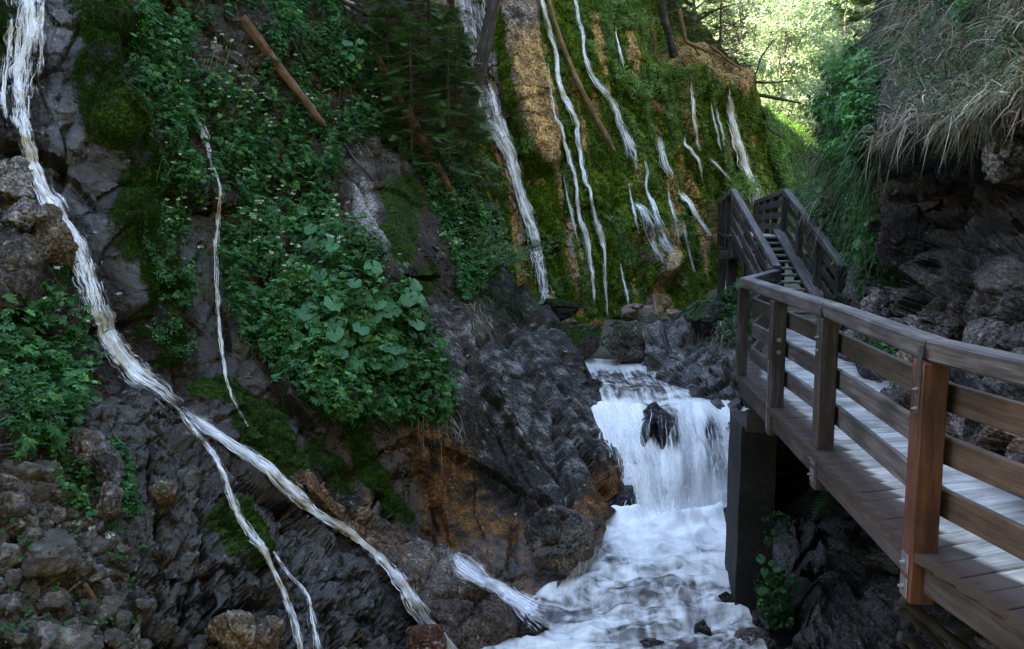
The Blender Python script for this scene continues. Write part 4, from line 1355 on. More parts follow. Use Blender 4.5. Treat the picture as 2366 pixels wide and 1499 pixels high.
u0l, u1l, u0r, u1r = v2(4.27, 16.1), v2(6.02, 24.0), v2(5.28, 16.1), v2(7.05, 24.0)
ZU = 1.39
nb = 50
for i in range(nb):
    t = (i + 0.5) / nb
    a, b = u0l + (u1l - u0l) * t, u0r + (u1r - u0r) * t
    U_(beam("deck_plank", (*(a - v2(0.06, 0)), ZU - 0.025), (*b, ZU - 0.025), 0.148, 0.05, M_DECK, upper, bevel=0.004, dirt=([0, 0.15, 0.3, 1], [1, 0.8, 0.2, 0.2])))
for a, b, in ((u0l, u1l), (u0r, u1r)):
    d = (b - a) / np.linalg.norm(b - a)
    U_(beam("bearer", (*(a + v2(0.08, 0)), ZU - 0.2), (*(b + v2(0.08, 0)), ZU - 0.2), 0.14, 0.26, M_TIMBER, upper))
    U_(beam("handrail", (*a, 2.245), (*b, 2.245), 0.12, 0.10, M_RAIL, upper, bevel=0.01))
    sgn = 1 if a is u0l else -1
    for zc in (2.03, 1.80, 1.57):
        U_(beam("rail_board", (*(a + v2(0.06 * sgn, 0)), zc), (*(b + v2(0.06 * sgn, 0)), zc), 0.035, 0.13, M_OLIVE if sgn > 0 else M_TIMBER, upper))
    for t in (0.25, 0.5, 0.75, 1.0):
        p = a + (b - a) * t
        U_(beam("post", (*p, ZU - 0.33), (*p, 2.20), 0.11, 0.11, M_TIMBER, upper, up=(0, 1, 0)))
for zc in (2.10, 1.86, 1.62, 1.42):
    U_(beam("rail_board", (5.75, 24.15, zc), (7.35, 24.0, zc), 0.035, 0.13, M_ORANGE, upper))
U_(beam("cross_beam", (4.1, 16.2, ZU - 0.38), (5.5, 16.2, ZU - 0.38), 0.16, 0.16, M_TIMBER, upper))
for p in (v2(4.35, 16.3), v2(5.3, 16.3), v2(5.1, 20.0), v2(6.1, 20.0)):
    U_(beam("support_post", (*p, -1.4), (*p, ZU - 0.33), 0.16, 0.16, M_TIMBER, upper, up=(0, 1, 0)))
# ------------------------------------------------------------------ boulders and stones
_ico = {}


def ico(sub):
    if sub not in _ico:
        bm = bmesh.new()
        bmesh.ops.create_icosphere(bm, subdivisions=sub, radius=1.0)
        _ico[sub] = (np.array([v.co[:] for v in bm.verts]), np.array([[v.index for v in f.verts] for f in bm.faces]))
        bm.free()
    return _ico[sub]


def rock_shape(seed, sub=5, cuts=11, soft=0.035, rough=0.13, hard=1.0):
    v, f = ico(sub)
    r = np.random.default_rng(seed)
    dirs = normalize(r.normal(size=(cuts, 3)))
    offs = r.uniform(0.48, 0.86, cuts)
    rad = np.full(len(v), 1.0)
    d = v @ dirs.T
    with np.errstate(divide='ignore', invalid='ignore'):
        lim = np.where(d > 0.05, offs / np.maximum(d, 0.05), 9)
    # soft minimum keeps worn edges
    s = -soft * np.log(np.exp(-rad / soft) + np.exp(-np.minimum(lim, 3) / soft).sum(1))
    s = s / np.abs(s).max()
    p = v * np.maximum(s, 0.3)[:, None]
    p = p * (1 + 0.18 * facet(p + seed * 1.7, 1.4, seed)[:, None] + 0.04 * facet(p + seed, 4.0, seed + 1)[:, None] + rough * 0.3 * fbm(p * 1.8 + seed, 4, seed)[:, None] + 0.15 * rough * (ridged(p * 4 + seed, 3, seed) - 0.5)[:, None] + 0.12 * rough * fbm(p * 14 + seed, 3, seed + 3)[:, None])
    return p, f


def boulder(name, px, py, w, h, d, seed, label=None, cat="boulder", group=None, parent=None, moss=0.0, wet_low=0.0, pal=None, ochre=0.0, pale=0.0, depth=None, sub=5, rot=None, cuts=11):
    """rock whose outline is about w x h photo pixels, centred on (px, py), d metres ahead"""
    p, f = rock_shape(seed, sub, cuts)
    sc = d / F_PX
    ext = p.max(0) - p.min(0)
    a = rot if rot is not None else 0.0
    R = np.array([[math.cos(a), 0, -math.sin(a)], [0, 1, 0], [math.sin(a), 0, math.cos(a)]])
    dm_ = depth or 0.5 * (w + h) * sc
    q = (p - (p.max(0) + p.min(0)) / 2) / ext * np.array([w * sc, dm_, h * sc])
    q = q @ R.T
    c = at(px, py, d)
    G = q + c
    up = Sheet_n(q, f)
    zz = (q[:, 2] - q[:, 2].min()) / np.ptp(q[:, 2])
    pal = pal or ((0.028, 0.024, 0.027), (0.095, 0.085, 0.090), (0.24, 0.225, 0.23))
    at_ = paint_rock(G, *pal, moss=moss * sstep(0.1, 0.8, up[:, 2]), wet=wet_low * sstep(0.5, 0.15, zz), ochre=ochre, pale=pale, seed=seed, scale=1.3)
    me = mesh_np(name, q, tris=f, attrs=at_, smooth=False)
    o = link(name, me, parent, M_ROCK_L)
    o.location = c
    if label:
        tag(o, label, cat, group)
    return o


def Sheet_n(v, f):
    n = np.zeros_like(v)
    fn = np.cross(v[f[:, 1]] - v[f[:, 0]], v[f[:, 2]] - v[f[:, 0]])
    for k in range(3):
        np.add.at(n, f[:, k], fn)
    return normalize(n)


GREY = ((0.015, 0.0135, 0.013), (0.075, 0.067, 0.064), (0.24, 0.22, 0.21))
PINK = ((0.06, 0.042, 0.040), (0.19, 0.135, 0.125), (0.34, 0.27, 0.25))
BROWN = ((0.022, 0.017, 0.013), (0.085, 0.064, 0.050), (0.20, 0.165, 0.13))
BLACK = ((0.010, 0.009, 0.011), (0.030, 0.026, 0.030), (0.10, 0.09, 0.095))
g_r = "boulders in the river bed"
boulder("boulder", 1298, 718, 92, 62, 17.2, 1, "dark moss-topped boulder under the foot of the long white waterfall", group=g_r, moss=0.9, pal=BLACK, wet_low=0.9)
boulder("boulder", 1325, 792, 150, 104, 15.2, 2, "big sloping boulder with green moss, leftmost in the river bed", group=g_r, moss=0.75, rot=0.45, pal=GREY)
boulder("boulder", 1447, 795, 112, 100, 15.0, 3, "large rounded grey boulder in the middle of the river bed", group=g_r, moss=0.5, rot=0.3, pal=GREY)
boulder("boulder", 1474, 729, 84, 60, 17.4, 4, "pinkish pointed boulder below the ochre foot of the cliff", group=g_r, pal=PINK)
boulder("boulder", 1560, 727, 40, 28, 17.6, 5, "small pale pink round boulder right of the pointed one", group=g_r, pal=PINK)
boulder("boulder", 1380, 746, 30, 22, 16.4, 6, "small ochre boulder between the two big mossy ones", group=g_r, pal=BROWN, ochre=0.9)
boulder("boulder", 1315, 748, 44, 26, 16.2, 7, "flat tan boulder resting behind the big sloping one", group=g_r, pal=BROWN)
boulder("boulder", 1425, 749, 34, 18, 16.6, 8, "little grey stone behind the large rounded boulder", group=g_r, pal=GREY)
boulder("boulder", 1525, 757, 120, 48, 15.9, 9, "long flat boulder with mossy edge beside the dark outcrop", group=g_r, moss=0.5, rot=-0.15, pal=GREY)
boulder("boulder", 1255, 775, 60, 50, 15.0, 21, "grey boulder tucked against the slab left of the river bed", group=g_r, pal=GREY)
boulder("boulder", 1375, 887, 34, 26, 13.3, 10, "small tan boulder at the water's edge above the fall", group=g_r, pal=BROWN, ochre=0.8)
fall_rock = boulder("boulder", 1530, 1020, 118, 190, 11.82, 14, "black wet boulder splitting the low fall", group=g_r, pal=BLACK, wet_low=1.0, depth=0.8)
boulder("boulder", 1436, 1165, 78, 84, 11.0, 16, "black undercut rock at the foot of the smooth slab beside the fall", group=g_r, pal=BLACK, wet_low=0.9)
boulder("boulder", 1695, 1402, 76, 74, 8.75, 11, "dark moss-covered boulder against the concrete pier", group=g_r, pal=BLACK, moss=0.9)
boulder("boulder", 1728, 1492, 110, 90, 8.15, 19, "grey rock at the foot of the concrete pier by the bottom edge", group=g_r, pal=GREY, wet_low=0.6)
boulder("boulder", 1628, 1464, 46, 74, 8.25, 12, "wet black boulder in the stream left of the mossy one", group=g_r, pal=BLACK, wet_low=1, rot=0.2)
boulder("boulder", 1505, 1500, 90, 50, 8.0, 13, "low dark boulder at the bottom edge of the river", group=g_r, pal=BLACK, wet_low=1)
boulder("boulder", 1212, 1446, 120, 74, 8.25, 15, "black wet boulder below the tip of the brown ridge", group=g_r, pal=BLACK, wet_low=1, moss=0.3, rot=-0.4)
boulder("boulder", 1340, 1385, 70, 30, 9.0, 17, "half drowned dark boulder in the foam left of the pool", group=g_r, pal=BLACK, wet_low=1)
boulder("boulder", 1298, 1262, 200, 185, 9.55, 18, "big rounded grey rock at the pool's left edge under the slab", group=g_r, pal=GREY, ochre=0.25, wet_low=0.8, cuts=8, rot=-0.5)
g_s = "boulders on the left slope"
boulder("boulder", 535, 1450, 122, 130, 6.05, 31, "pale brown boulder at the bottom left between the water threads", group=g_s, pal=BROWN, pale=0.2)
boulder("boulder", 622, 1462, 80, 92, 6.2, 32, "smaller pale brown boulder leaning on the larger one", group=g_s, pal=BROWN, pale=0.3, rot=-0.5)
boulder("boulder", 985, 1488, 104, 100, 7.55, 33, "dark reddish boulder under the end of the cascade", group=g_s, pal=((0.02, 0.012, 0.010), (0.06, 0.028, 0.020), (0.12, 0.07, 0.05)), wet_low=0.6)
boulder("boulder", 18, 425, 120, 130, 7.6, 34, "violet grey angular boulder at the left picture edge beside the cascade", group=g_s, pal=GREY, pale=0.35, cuts=7)
boulder("boulder", 118, 545, 84, 150, 7.7, 35, "brown grey boulder that the cascade runs past", group=g_s, pal=BROWN, pale=0.25, rot=0.35, cuts=7)
boulder("boulder", 45, 495, 100, 90, 7.45, 36, "pale lilac boulder wedged below the angular one", group=g_s, pal=GREY, pale=0.6, rot=0.3, cuts=7)
boulder("boulder", 30, 620, 170, 200, 7.2, 37, "large broad grey boulder under the left cascade boulders", group=g_s, pal=GREY, rot=0.3)
boulder("boulder", 205, 1060, 120, 170, 6.55, 38, "upright grey boulder between two patches of herbs at lower left", group=g_s, pal=GREY, pale=0.25, rot=0.25, cuts=7)
boulder("boulder", 245, 1155, 75, 90, 6.35, 39, "squarish grey boulder under the upright one", group=g_s, pal=GREY, pale=0.3, cuts=7)
boulder("boulder", 385, 1150, 70, 80, 6.75, 40, "knobbly brown boulder beside the wet rock face", group=g_s, pal=BROWN, moss=0.3)
boulder("boulder", 490, 135, 130, 160, 12.4, 41, "broad cracked grey boulder behind the upper log", group=g_s, pal=GREY, rot=0.5, pale=0.15, moss=0.3)
boulder("boulder", 1640, 740, 120, 90, 14.6, 42, "grassy dark boulder left of the walkway corner", group=g_r, pal=BLACK, moss=0.5)

g_w = "rocks along the right side of the walkway"
PALE = ((0.022, 0.020, 0.020), (0.105, 0.096, 0.096), (0.30, 0.28, 0.275))
boulder("boulder", 1985, 650, 70, 110, 12.0, 51, "rounded lilac grey rock right of the foot of the stairs", group=g_w, pal=PALE)
boulder("boulder", 2045, 712, 110, 90, 9.6, 52, "grey rock with a plant on top behind the middle railing", group=g_w, pal=PALE, cuts=8)
boulder("boulder", 1990, 800, 90, 80, 9.4, 53, "low grey rock at the inner edge of the deck", group=g_w, pal=PALE)
boulder("boulder", 2105, 880, 110, 170, 7.7, 54, "tall grey rock with rusty streaks beside the deck", group=g_w, pal=PALE, ochre=0.35, rot=0.2, cuts=8)
boulder("boulder", 2180, 760, 170, 150, 8.1, 55, "large fractured grey rock under the dark overhang", group=g_w, pal=GREY, cuts=8)
boulder("boulder", 2310, 820, 170, 190, 6.6, 56, "big pale rock face right of the red post above the rail", group=g_w, pal=PALE, cuts=8, rot=-0.3)
boulder("boulder", 2260, 1000, 220, 150, 6.0, 57, "broad reddish grey rock seen between the rail boards at right", group=g_w, pal=((0.045, 0.036, 0.036), (0.16, 0.128, 0.125), (0.34, 0.29, 0.28)), cuts=8)
boulder("boulder", 2090, 560, 120, 170, 9.3, 58, "dark knobbly rock hanging below the dry grass", group=g_w, pal=BLACK, cuts=8, rot=0.3)
boulder("boulder", 2330, 375, 130, 110, 6.9, 59, "pale speckled block jutting out under the overhang", group=g_w, pal=PALE, pale=0.6, cuts=7, rot=-0.6)

# strands of water over the low fall and its rock
_fr = np.array([v.co[:] for v in fall_rock.data.vertices]) + np.array(fall_rock.location)
DM_R = DepthMap([RIV_G, _fr])
_st = []
for (x0, x1, x2, x3, y0, y3, wd, dn) in ((1395,1412,1450,1468,905,1185,46,0.6), (1425,1450,1485,1500,915,1195,50,0.55), (1460,1478,1505,1520,925,1190,44,0.45), (1498,1496,1520,1538,938,1195,34,0.35), (1530,1535,1545,1550,945,1190,40,0.22),
                                         (1562,1580,1575,1568,935,1195,44,0.45), (1600,1612,1605,1598,935,1195,46,0.5), (1640,1655,1660,1655,940,1195,44,0.42), (1672,1688,1698,1695,945,1195,44,0.45), (1705,1715,1720,1722,950,1195,36,0.5)):
    _st.append([(x0, y0, wd, dn), (x1, y0 + (y3 - y0) * 0.3, wd, dn), (x2, y0 + (y3 - y0) * 0.68, wd * 1.2, dn), (x3, y3, wd * 1.3, dn)])
cascade("water_strands", None, _st, "strands over the fall", dm=DM_R, parent=riv, lift=0.02, fine=0.55, veil=0.25, sw=(0.8, 2.4))["kind"] = "stuff"

# loose stones of the scree at the lower left: pieces of the slope
rs = np.random.default_rng(5)
shapes = [rock_shape(100 + i, 4, 8, 0.02, 0.10) for i in range(10)]
poly = [(-20,1110),(90,1120),(170,1200),(290,1270),(330,1390),(350,1510),(-20,1510)]
placed = []
tries = 0
while len(placed) < 105 and tries < 6000:
    tries += 1
    px, py = rs.uniform(-30, 360), rs.uniform(1090, 1515)
    if not in_poly(np.array(px), np.array(py), poly):
        continue
    r = rs.choice([18, 26, 36, 50, 66], p=[0.3, 0.28, 0.22, 0.13, 0.07])
    if any((px - a) ** 2 + (py - b) ** 2 < (0.74 * (r + c)) ** 2 for a, b, c in placed):
        continue
    placed.append((px, py, r))
_stone_me = {}
for n_, (px, py, r) in enumerate(placed):
    pos, nrm = AB.lookup(np.array(px), np.array(py))
    k_ = n_ % 10
    tone = n_ % 3
    if (k_, tone) not in _stone_me:
        p, f = shapes[k_]
        pal = [tuple(c * 1.15 for c in q) for q in (GREY, GREY, GREY)[tone]]
        _stone_me[(k_, tone)] = mesh_np("stone", p, tris=f, attrs=paint_rock(p * 0.35 + k_ * 3.3, *pal, pale=0.15 * tone, seed=k_, scale=1.5), smooth=False)
        _stone_me[(k_, tone)].materials.append(M_ROCK_L)
    o = bpy.data.objects.new("stone", _stone_me[(k_, tone)])
    COL.objects.link(o)
    o.parent = slope
    s_ = r * np.linalg.norm(pos - EYE) / F_PX * 1.15
    o.location = pos - nrm * s_ * 0.12
    o.scale = (s_ * rs.uniform(0.9, 1.3), s_ * rs.uniform(0.8, 1.1), s_ * rs.uniform(0.75, 1.1))
    o.rotation_euler = (rs.uniform(-0.7, 0.7), rs.uniform(-0.9, 0.9), rs.uniform(0, 6.28))
# ------------------------------------------------------------------ plants: templates and scattering
UP = np.array([0, 0, 1.0])


def leaflet(l=1.0, w=0.4, fold=0.12, droop=0.15):
    V = np.array([[0, 0, 0], [-w / 2, l * 0.45, fold * w], [w / 2, l * 0.45, fold * w], [0, l, -droop * l]])
    return V, np.array([[0, 2, 3], [0, 3, 1]])


def combine(parts):
    V, T, b = [], [], 0
    for v, t in parts:
        V.append(v); T.append(t + b); b += len(v)
    return np.vstack(V), np.vstack(T)


def rotz(v, a):
    c, s = math.cos(a), math.sin(a)
    return np.stack([v[:, 0] * c - v[:, 1] * s, v[:, 0] * s + v[:, 1] * c, v[:, 2]], -1)


def tpl_palmate(n=5, spread=2.6, seed=0):
    r = random.Random(seed)
    out = []
    for i in range(n):
        a = (i / (n - 1) - 0.5) * spread
        l = (1.0 - 0.35 * abs(i / (n - 1) - 0.5) * 2) * r.uniform(0.85, 1.1)
        v, t = leaflet(l, 0.36 * r.uniform(0.8, 1.2), 0.15, r.uniform(0.05, 0.3))
        out.append((rotz(v, a), t))
    return combine(out)


def tpl_pinnate(pairs=3, seed=0, w=0.32):
    r = random.Random(seed)
    out = []
    for i in range(pairs):
        for s in (-1, 1):
            v, t = leaflet(0.55 * (1 - 0.15 * i), w * 0.7, 0.1, 0.2)
            v = rotz(v, s * r.uniform(0.8, 1.2))
            v = v + np.array([0, 0.2 + 0.28 * i, -0.03 * i * i])
            out.append((v, t))
    v, t = leaflet(0.55, w * 0.8, 0.1, 0.3)
    out.append((v + np.array([0, 0.2 + 0.28 * (pairs - 1), -0.03 * pairs * pairs]), t))
    return combine(out)


def tpl_tuft(n=4, seed=0):
    r = random.Random(seed)
    V, T = [], []
    for i in range(n):
        a = r.uniform(0, 6.28)
        d = np.array([math.cos(a) * 0.45, math.sin(a) * 0.45, r.uniform(0.5, 1.0)])
        s = np.array([-math.sin(a), math.cos(a), 0]) * 0.11
        o = np.array([r.uniform(-0.3, 0.3), r.uniform(-0.3, 0.3), -0.1])
        k = len(V)
        V += [o - s, o + s, o + d]
        T.append([k, k + 1, k + 2])
    return np.array(V), np.array(T)


def tpl_spray(n=7, seed=0):
    """flat conifer twig: axis along +y, needled side shoots"""
    r = random.Random(seed)
    V, T = [], []
    for i in range(n):
        y0 = i / n
        for s in (-1, 1):
            l = 0.42 * (1 - 0.6 * y0) * r.uniform(0.8, 1.2)
            k = len(V)
            V += [[0, y0, 0], [s * l, y0 + l * 0.55, -0.10 * l], [0, y0 + 0.10, 0]]
            T.append([k, k + 1, k + 2])
    k = len(V)
    V += [[-0.04, 0.7, 0], [0.04, 0.7, 0], [0, 1.12, -0.03]]
    T.append([k, k + 1, k + 2])
    return np.array(V), np.array(T)


def tpl_leaves(n=6, seed=0, w=0.5):
    """loose cluster of small broad leaves"""
    r = np.random.default_rng(seed)
    out = []
    for i in range(n):
        v, t = leaflet(0.45, 0.45 * w, 0.1, 0.1)
        a, b = r.uniform(0, 6.28), r.uniform(-0.6, 0.6)
        v = v @ np.array([[1, 0, 0], [0, math.cos(b), math.sin(b)], [0, -math.sin(b), math.cos(b)]])
        v = rotz(v, a) + r.uniform(-0.5, 0.5, 3) * np.array([1, 1, 0.5])
        out.append((v, t))
    return combine(out)


PALM = [tpl_palmate(5, 2.6, i) for i in range(3)] + [tpl_palmate(7, 4.0, 7)]
PINN = [tpl_pinnate(3, i) for i in range(2)] + [tpl_pinnate(4, 9, 0.24)]
TUFT = [tpl_tuft(5, i) for i in range(3)]
SPRAY = [tpl_spray(7, i) for i in range(3)]
CLUS = [tpl_leaves(6, i) for i in range(4)]


def frames(N, az=None, y=None):
    """x, y, z axes for each normal; y near the given direction or at a random azimuth"""
    N = normalize(N)
    if y is None:
        y = normalize(RNG.normal(size=N.shape))
    yy = normalize(y - (y * N).sum(-1, keepdims=True) * N)
    xx = np.cross(yy, N)
    return xx, yy, N


def scatter_geo(tpls, P, ax, S, rnd):
    n = len(P)
    pick = RNG.integers(0, len(tpls), n)
    V, T, R, b = [], [], [], 0
    for k, (tv, tt) in enumerate(tpls):
        m = np.where(pick == k)[0]
        if len(m) == 0:
            continue
        s = S[m][:, None, None]
        v = (tv[None, :, 0:1] * ax[0][m][:, None] + tv[None, :, 1:2] * ax[1][m][:, None] + tv[None, :, 2:3] * ax[2][m][:, None]) * s + P[m][:, None]
        V.append(v.reshape(-1, 3))
        T.append((tt[None] + (np.arange(len(m)) * len(tv))[:, None, None] + b).reshape(-1, 3))
        R.append(np.repeat(np.clip(rnd[m], 0, 1), len(tv)))
        b += len(m) * len(tv)
    return np.vstack(V), np.vstack(T), np.concatenate(R)


def join_geo(geos):
    V, T, R, b = [], [], [], 0
    for v, t, r in geos:
        V.append(v); T.append(t + b); R.append(r); b += len(v)
    return np.vstack(V), np.vstack(T), np.concatenate(R)


def geo_obj(name, geos, mat, parent=None, smooth=False):
    V, T, R = join_geo(geos)
    return link(name, mesh_np(name, V, tris=T, attrs=dict(rnd=R), smooth=smooth), parent, mat)


def sample(poly, n, dens=None):
    """n random photo points inside a polygon, thinned by dens(px, py) in 0..1"""
    poly_a = np.array(poly, float)
    lo, hi = poly_a.min(0), poly_a.max(0)
    X, Y = [], []
    got = 0
    for _ in range(60):
        px, py = RNG.uniform(lo[0], hi[0], n), RNG.uniform(lo[1], hi[1], n)
        m = in_poly(px, py, poly)
        if dens is not None:
            m &= RNG.random(n) < dens(px, py)
        X.append(px[m]); Y.append(py[m])
        got += m.sum()
        if got >= n:
            break
    return np.concatenate(X)[:n], np.concatenate(Y)[:n]


def clump(px, py, s=45.0, seed=0, lo=-0.15, hi=0.2):
    return sstep(lo, hi, fbm(np.stack([px / s, py / s, px * 0 + seed], -1), 3, seed))


def herbs(sheet, poly, n, size, height, tpls, dens=None, lift=0.03, facing=0.45, light=0.0):
    px, py = sample(poly, n, dens)
    n = len(px)
    P, N = sheet.lookup(px, py)
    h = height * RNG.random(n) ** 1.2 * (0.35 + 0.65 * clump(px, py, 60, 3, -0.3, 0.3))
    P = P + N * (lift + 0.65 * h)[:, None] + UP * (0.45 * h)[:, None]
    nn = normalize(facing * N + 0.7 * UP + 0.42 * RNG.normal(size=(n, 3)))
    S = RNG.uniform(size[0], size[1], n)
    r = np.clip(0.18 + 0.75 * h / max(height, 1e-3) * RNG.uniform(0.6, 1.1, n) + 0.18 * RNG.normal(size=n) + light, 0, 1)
    return scatter_geo(tpls, P, frames(nn), S, r)


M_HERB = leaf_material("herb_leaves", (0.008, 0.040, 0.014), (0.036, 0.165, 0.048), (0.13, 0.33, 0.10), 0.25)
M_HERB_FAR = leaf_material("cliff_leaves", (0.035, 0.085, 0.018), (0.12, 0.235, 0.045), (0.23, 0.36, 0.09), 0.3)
M_MOSS = leaf_material("moss_tufts", (0.004, 0.016, 0.0015), (0.016, 0.046, 0.004), (0.045, 0.095, 0.010), 0.15, 0.9, 0.1)
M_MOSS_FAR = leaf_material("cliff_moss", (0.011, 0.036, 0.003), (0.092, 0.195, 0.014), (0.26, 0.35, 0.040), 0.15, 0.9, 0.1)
M_NEEDLE = leaf_material("spruce_needles", (0.022, 0.055, 0.022), (0.070, 0.150, 0.055), (0.14, 0.25, 0.09), 0.15, 0.6)
M_BEECH = leaf_material("beech_leaves", (0.15, 0.21, 0.16), (0.30, 0.37, 0.31), (0.48, 0.52, 0.47), 0.5, tint=(1.0, 1.14, 0.68))
M_DRY = leaf_material("dry_grass_blades", (0.08, 0.065, 0.055), (0.34, 0.295, 0.25), (0.60, 0.55, 0.48), 0.2, 0.7)
M_GRASS = leaf_material("grass_blades", (0.012, 0.042, 0.014), (0.040, 0.105, 0.036), (0.10, 0.17, 0.06), 0.25)
M_FLOWER = leaf_material("white_petals", (0.55, 0.57, 0.52), (0.78, 0.79, 0.76), (0.85, 0.85, 0.82), 0.3)
M_TWIG = leaf_material("dead_twigs", (0.035, 0.022, 0.012), (0.11, 0.065, 0.030), (0.22, 0.15, 0.085), 0.0, 0.8)

# ---- herbs of the left slope
P_MAIN = [(400,-30),(790,-30),(900,100),(960,250),(900,320),(795,345),(765,470),(805,540),(880,600),(940,700),(960,800),(1000,890),(1025,965),(940,980),(850,965),(740,960),(665,910),(640,850),(545,800),(520,700),(505,560),(480,420),(410,280),(300,190),(285,60)]
ROCKHOLE = [(460,70),(560,25),(610,110),(600,230),(500,200),(430,160)]
P_LEFT = [(300,170),(430,290),(460,430),(430,560),(420,710),(380,740),(340,560),(335,430),(290,270)]
P_BL = [(-20,690),(110,690),(205,810),(205,930),(140,1000),(90,1070),(-20,1090)]
P_BL2 = [(20,1050),(130,1080),(200,1120),(235,1200),(160,1240),(90,1160)]
P_BL3 = [(228,1025),(268,1035),(295,1100),(315,1190),(285,1205),(255,1110)]
P_BACK = [(970,345),(1060,360),(1110,480),(1180,590),(1130,650),(1075,700),(1040,640),(1020,560),(985,440)]
P_SPRUCE = [(740,60),(900,90),(1080,250),(1110,420),(960,420),(880,330)]


def no_rock(px, py):
    rill = stroke(px, py, [(455,262,10),(484,360,10),(510,440,8),(500,620,14),(525,880,9)])
    return (~in_poly(px, py, ROCKHOLE)) * (0.06 + 0.94 * clump(px, py, 62, 2, -0.16, 0.06)) * (1 - rill)


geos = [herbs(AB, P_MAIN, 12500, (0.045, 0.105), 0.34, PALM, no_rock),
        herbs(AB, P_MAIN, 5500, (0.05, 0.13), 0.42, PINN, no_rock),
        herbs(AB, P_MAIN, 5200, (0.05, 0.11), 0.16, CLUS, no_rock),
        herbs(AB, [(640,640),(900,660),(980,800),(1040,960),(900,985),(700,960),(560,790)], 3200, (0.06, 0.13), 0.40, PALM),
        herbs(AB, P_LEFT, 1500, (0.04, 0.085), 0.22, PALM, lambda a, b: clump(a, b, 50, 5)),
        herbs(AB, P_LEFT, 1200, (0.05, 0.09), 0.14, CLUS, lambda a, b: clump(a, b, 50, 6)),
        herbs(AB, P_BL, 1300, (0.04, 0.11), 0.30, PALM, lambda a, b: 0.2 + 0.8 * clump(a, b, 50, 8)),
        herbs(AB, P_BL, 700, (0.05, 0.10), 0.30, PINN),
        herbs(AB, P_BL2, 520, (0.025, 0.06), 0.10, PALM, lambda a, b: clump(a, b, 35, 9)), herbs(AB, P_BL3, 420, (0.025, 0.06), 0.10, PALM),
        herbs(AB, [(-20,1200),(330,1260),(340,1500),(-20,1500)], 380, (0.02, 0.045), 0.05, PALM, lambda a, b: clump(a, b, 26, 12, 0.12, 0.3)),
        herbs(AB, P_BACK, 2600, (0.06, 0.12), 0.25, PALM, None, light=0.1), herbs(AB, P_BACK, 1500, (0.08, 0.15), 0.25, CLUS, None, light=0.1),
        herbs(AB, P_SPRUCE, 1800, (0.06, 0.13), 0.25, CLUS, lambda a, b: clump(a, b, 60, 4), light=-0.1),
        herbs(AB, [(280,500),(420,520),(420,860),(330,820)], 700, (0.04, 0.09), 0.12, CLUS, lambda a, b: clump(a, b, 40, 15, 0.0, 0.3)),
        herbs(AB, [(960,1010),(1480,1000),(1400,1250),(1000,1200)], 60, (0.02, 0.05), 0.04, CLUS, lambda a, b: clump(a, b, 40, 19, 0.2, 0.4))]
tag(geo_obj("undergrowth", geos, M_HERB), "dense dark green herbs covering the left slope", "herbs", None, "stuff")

# moss cushions on the left slope: short fuzz over the swollen rock
def moss_fuzz(sheet, strokes, n, size, box, down=0.3, thr=0.35, dens=None):
    px, py = RNG.uniform(box[0], box[2], n * 6), RNG.uniform(box[1], box[3], n * 6)
    m = np.zeros(len(px))
    for s in strokes:
        m = np.maximum(m, stroke(px, py, s))
    m = m * (0.25 + 0.75 * sstep(-0.25, 0.12, fbm(np.stack([px / 50, py / 70, px * 0], -1), 3, 96)))
    keep = RNG.random(len(px)) * (1 - thr) + thr * 0.6 < m
    px, py = px[keep][:n], py[keep][:n]
    P, N = sheet.lookup(px, py)
    nn = normalize(N - down * UP + 0.35 * RNG.normal(size=P.shape))
    S = RNG.uniform(size[0], size[1], len(P))
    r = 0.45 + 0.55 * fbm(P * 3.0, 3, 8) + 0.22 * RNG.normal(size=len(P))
    return scatter_geo(TUFT, P, frames(nn), S, np.clip(r, 0, 1))


geos = [moss_fuzz(AB, MOSS_LEFT, 26000, (0.014, 0.032), (-60, -60, 470, 860)), moss_fuzz(AB, MOSS_SMALL, 8000, (0.012, 0.026), (20, 420, 1060, 1360))]
tag(geo_obj("moss", geos, M_MOSS), "soft green moss cushions on the left slope", "moss", None, "stuff")

# fallen leaves and bits of straw between the plants
M_LITTER = leaf_material("leaf_litter", (0.030, 0.018, 0.010), (0.10, 0.058, 0.028), (0.22, 0.15, 0.08), 0.05, 0.8, 0.1)
geos = [herbs(AB, P_MAIN, 1500, (0.03, 0.07), 0.04, [leaflet(1, 0.55)], lift=0.02), herbs(AB, P_LEFT, 400, (0.02, 0.05), 0.03, [leaflet(1, 0.55)], lift=0.02), herbs(AB, P_BL2, 120, (0.015, 0.04), 0.02, [leaflet(1, 0.5)], lift=0.02),
        herbs(AB, P_SPRUCE, 900, (0.04, 0.09), 0.05, [leaflet(1, 0.4)], lift=0.02), herbs(AB, [(-20,1110),(300,1270),(340,1500),(-20,1500)], 300, (0.015, 0.04), 0.06, [leaflet(1, 0.5)], lift=0.03)]
tag(geo_obj("leaf_litter", geos, M_LITTER), "brown fallen leaves scattered on the left slope", "leaves", None, "stuff")

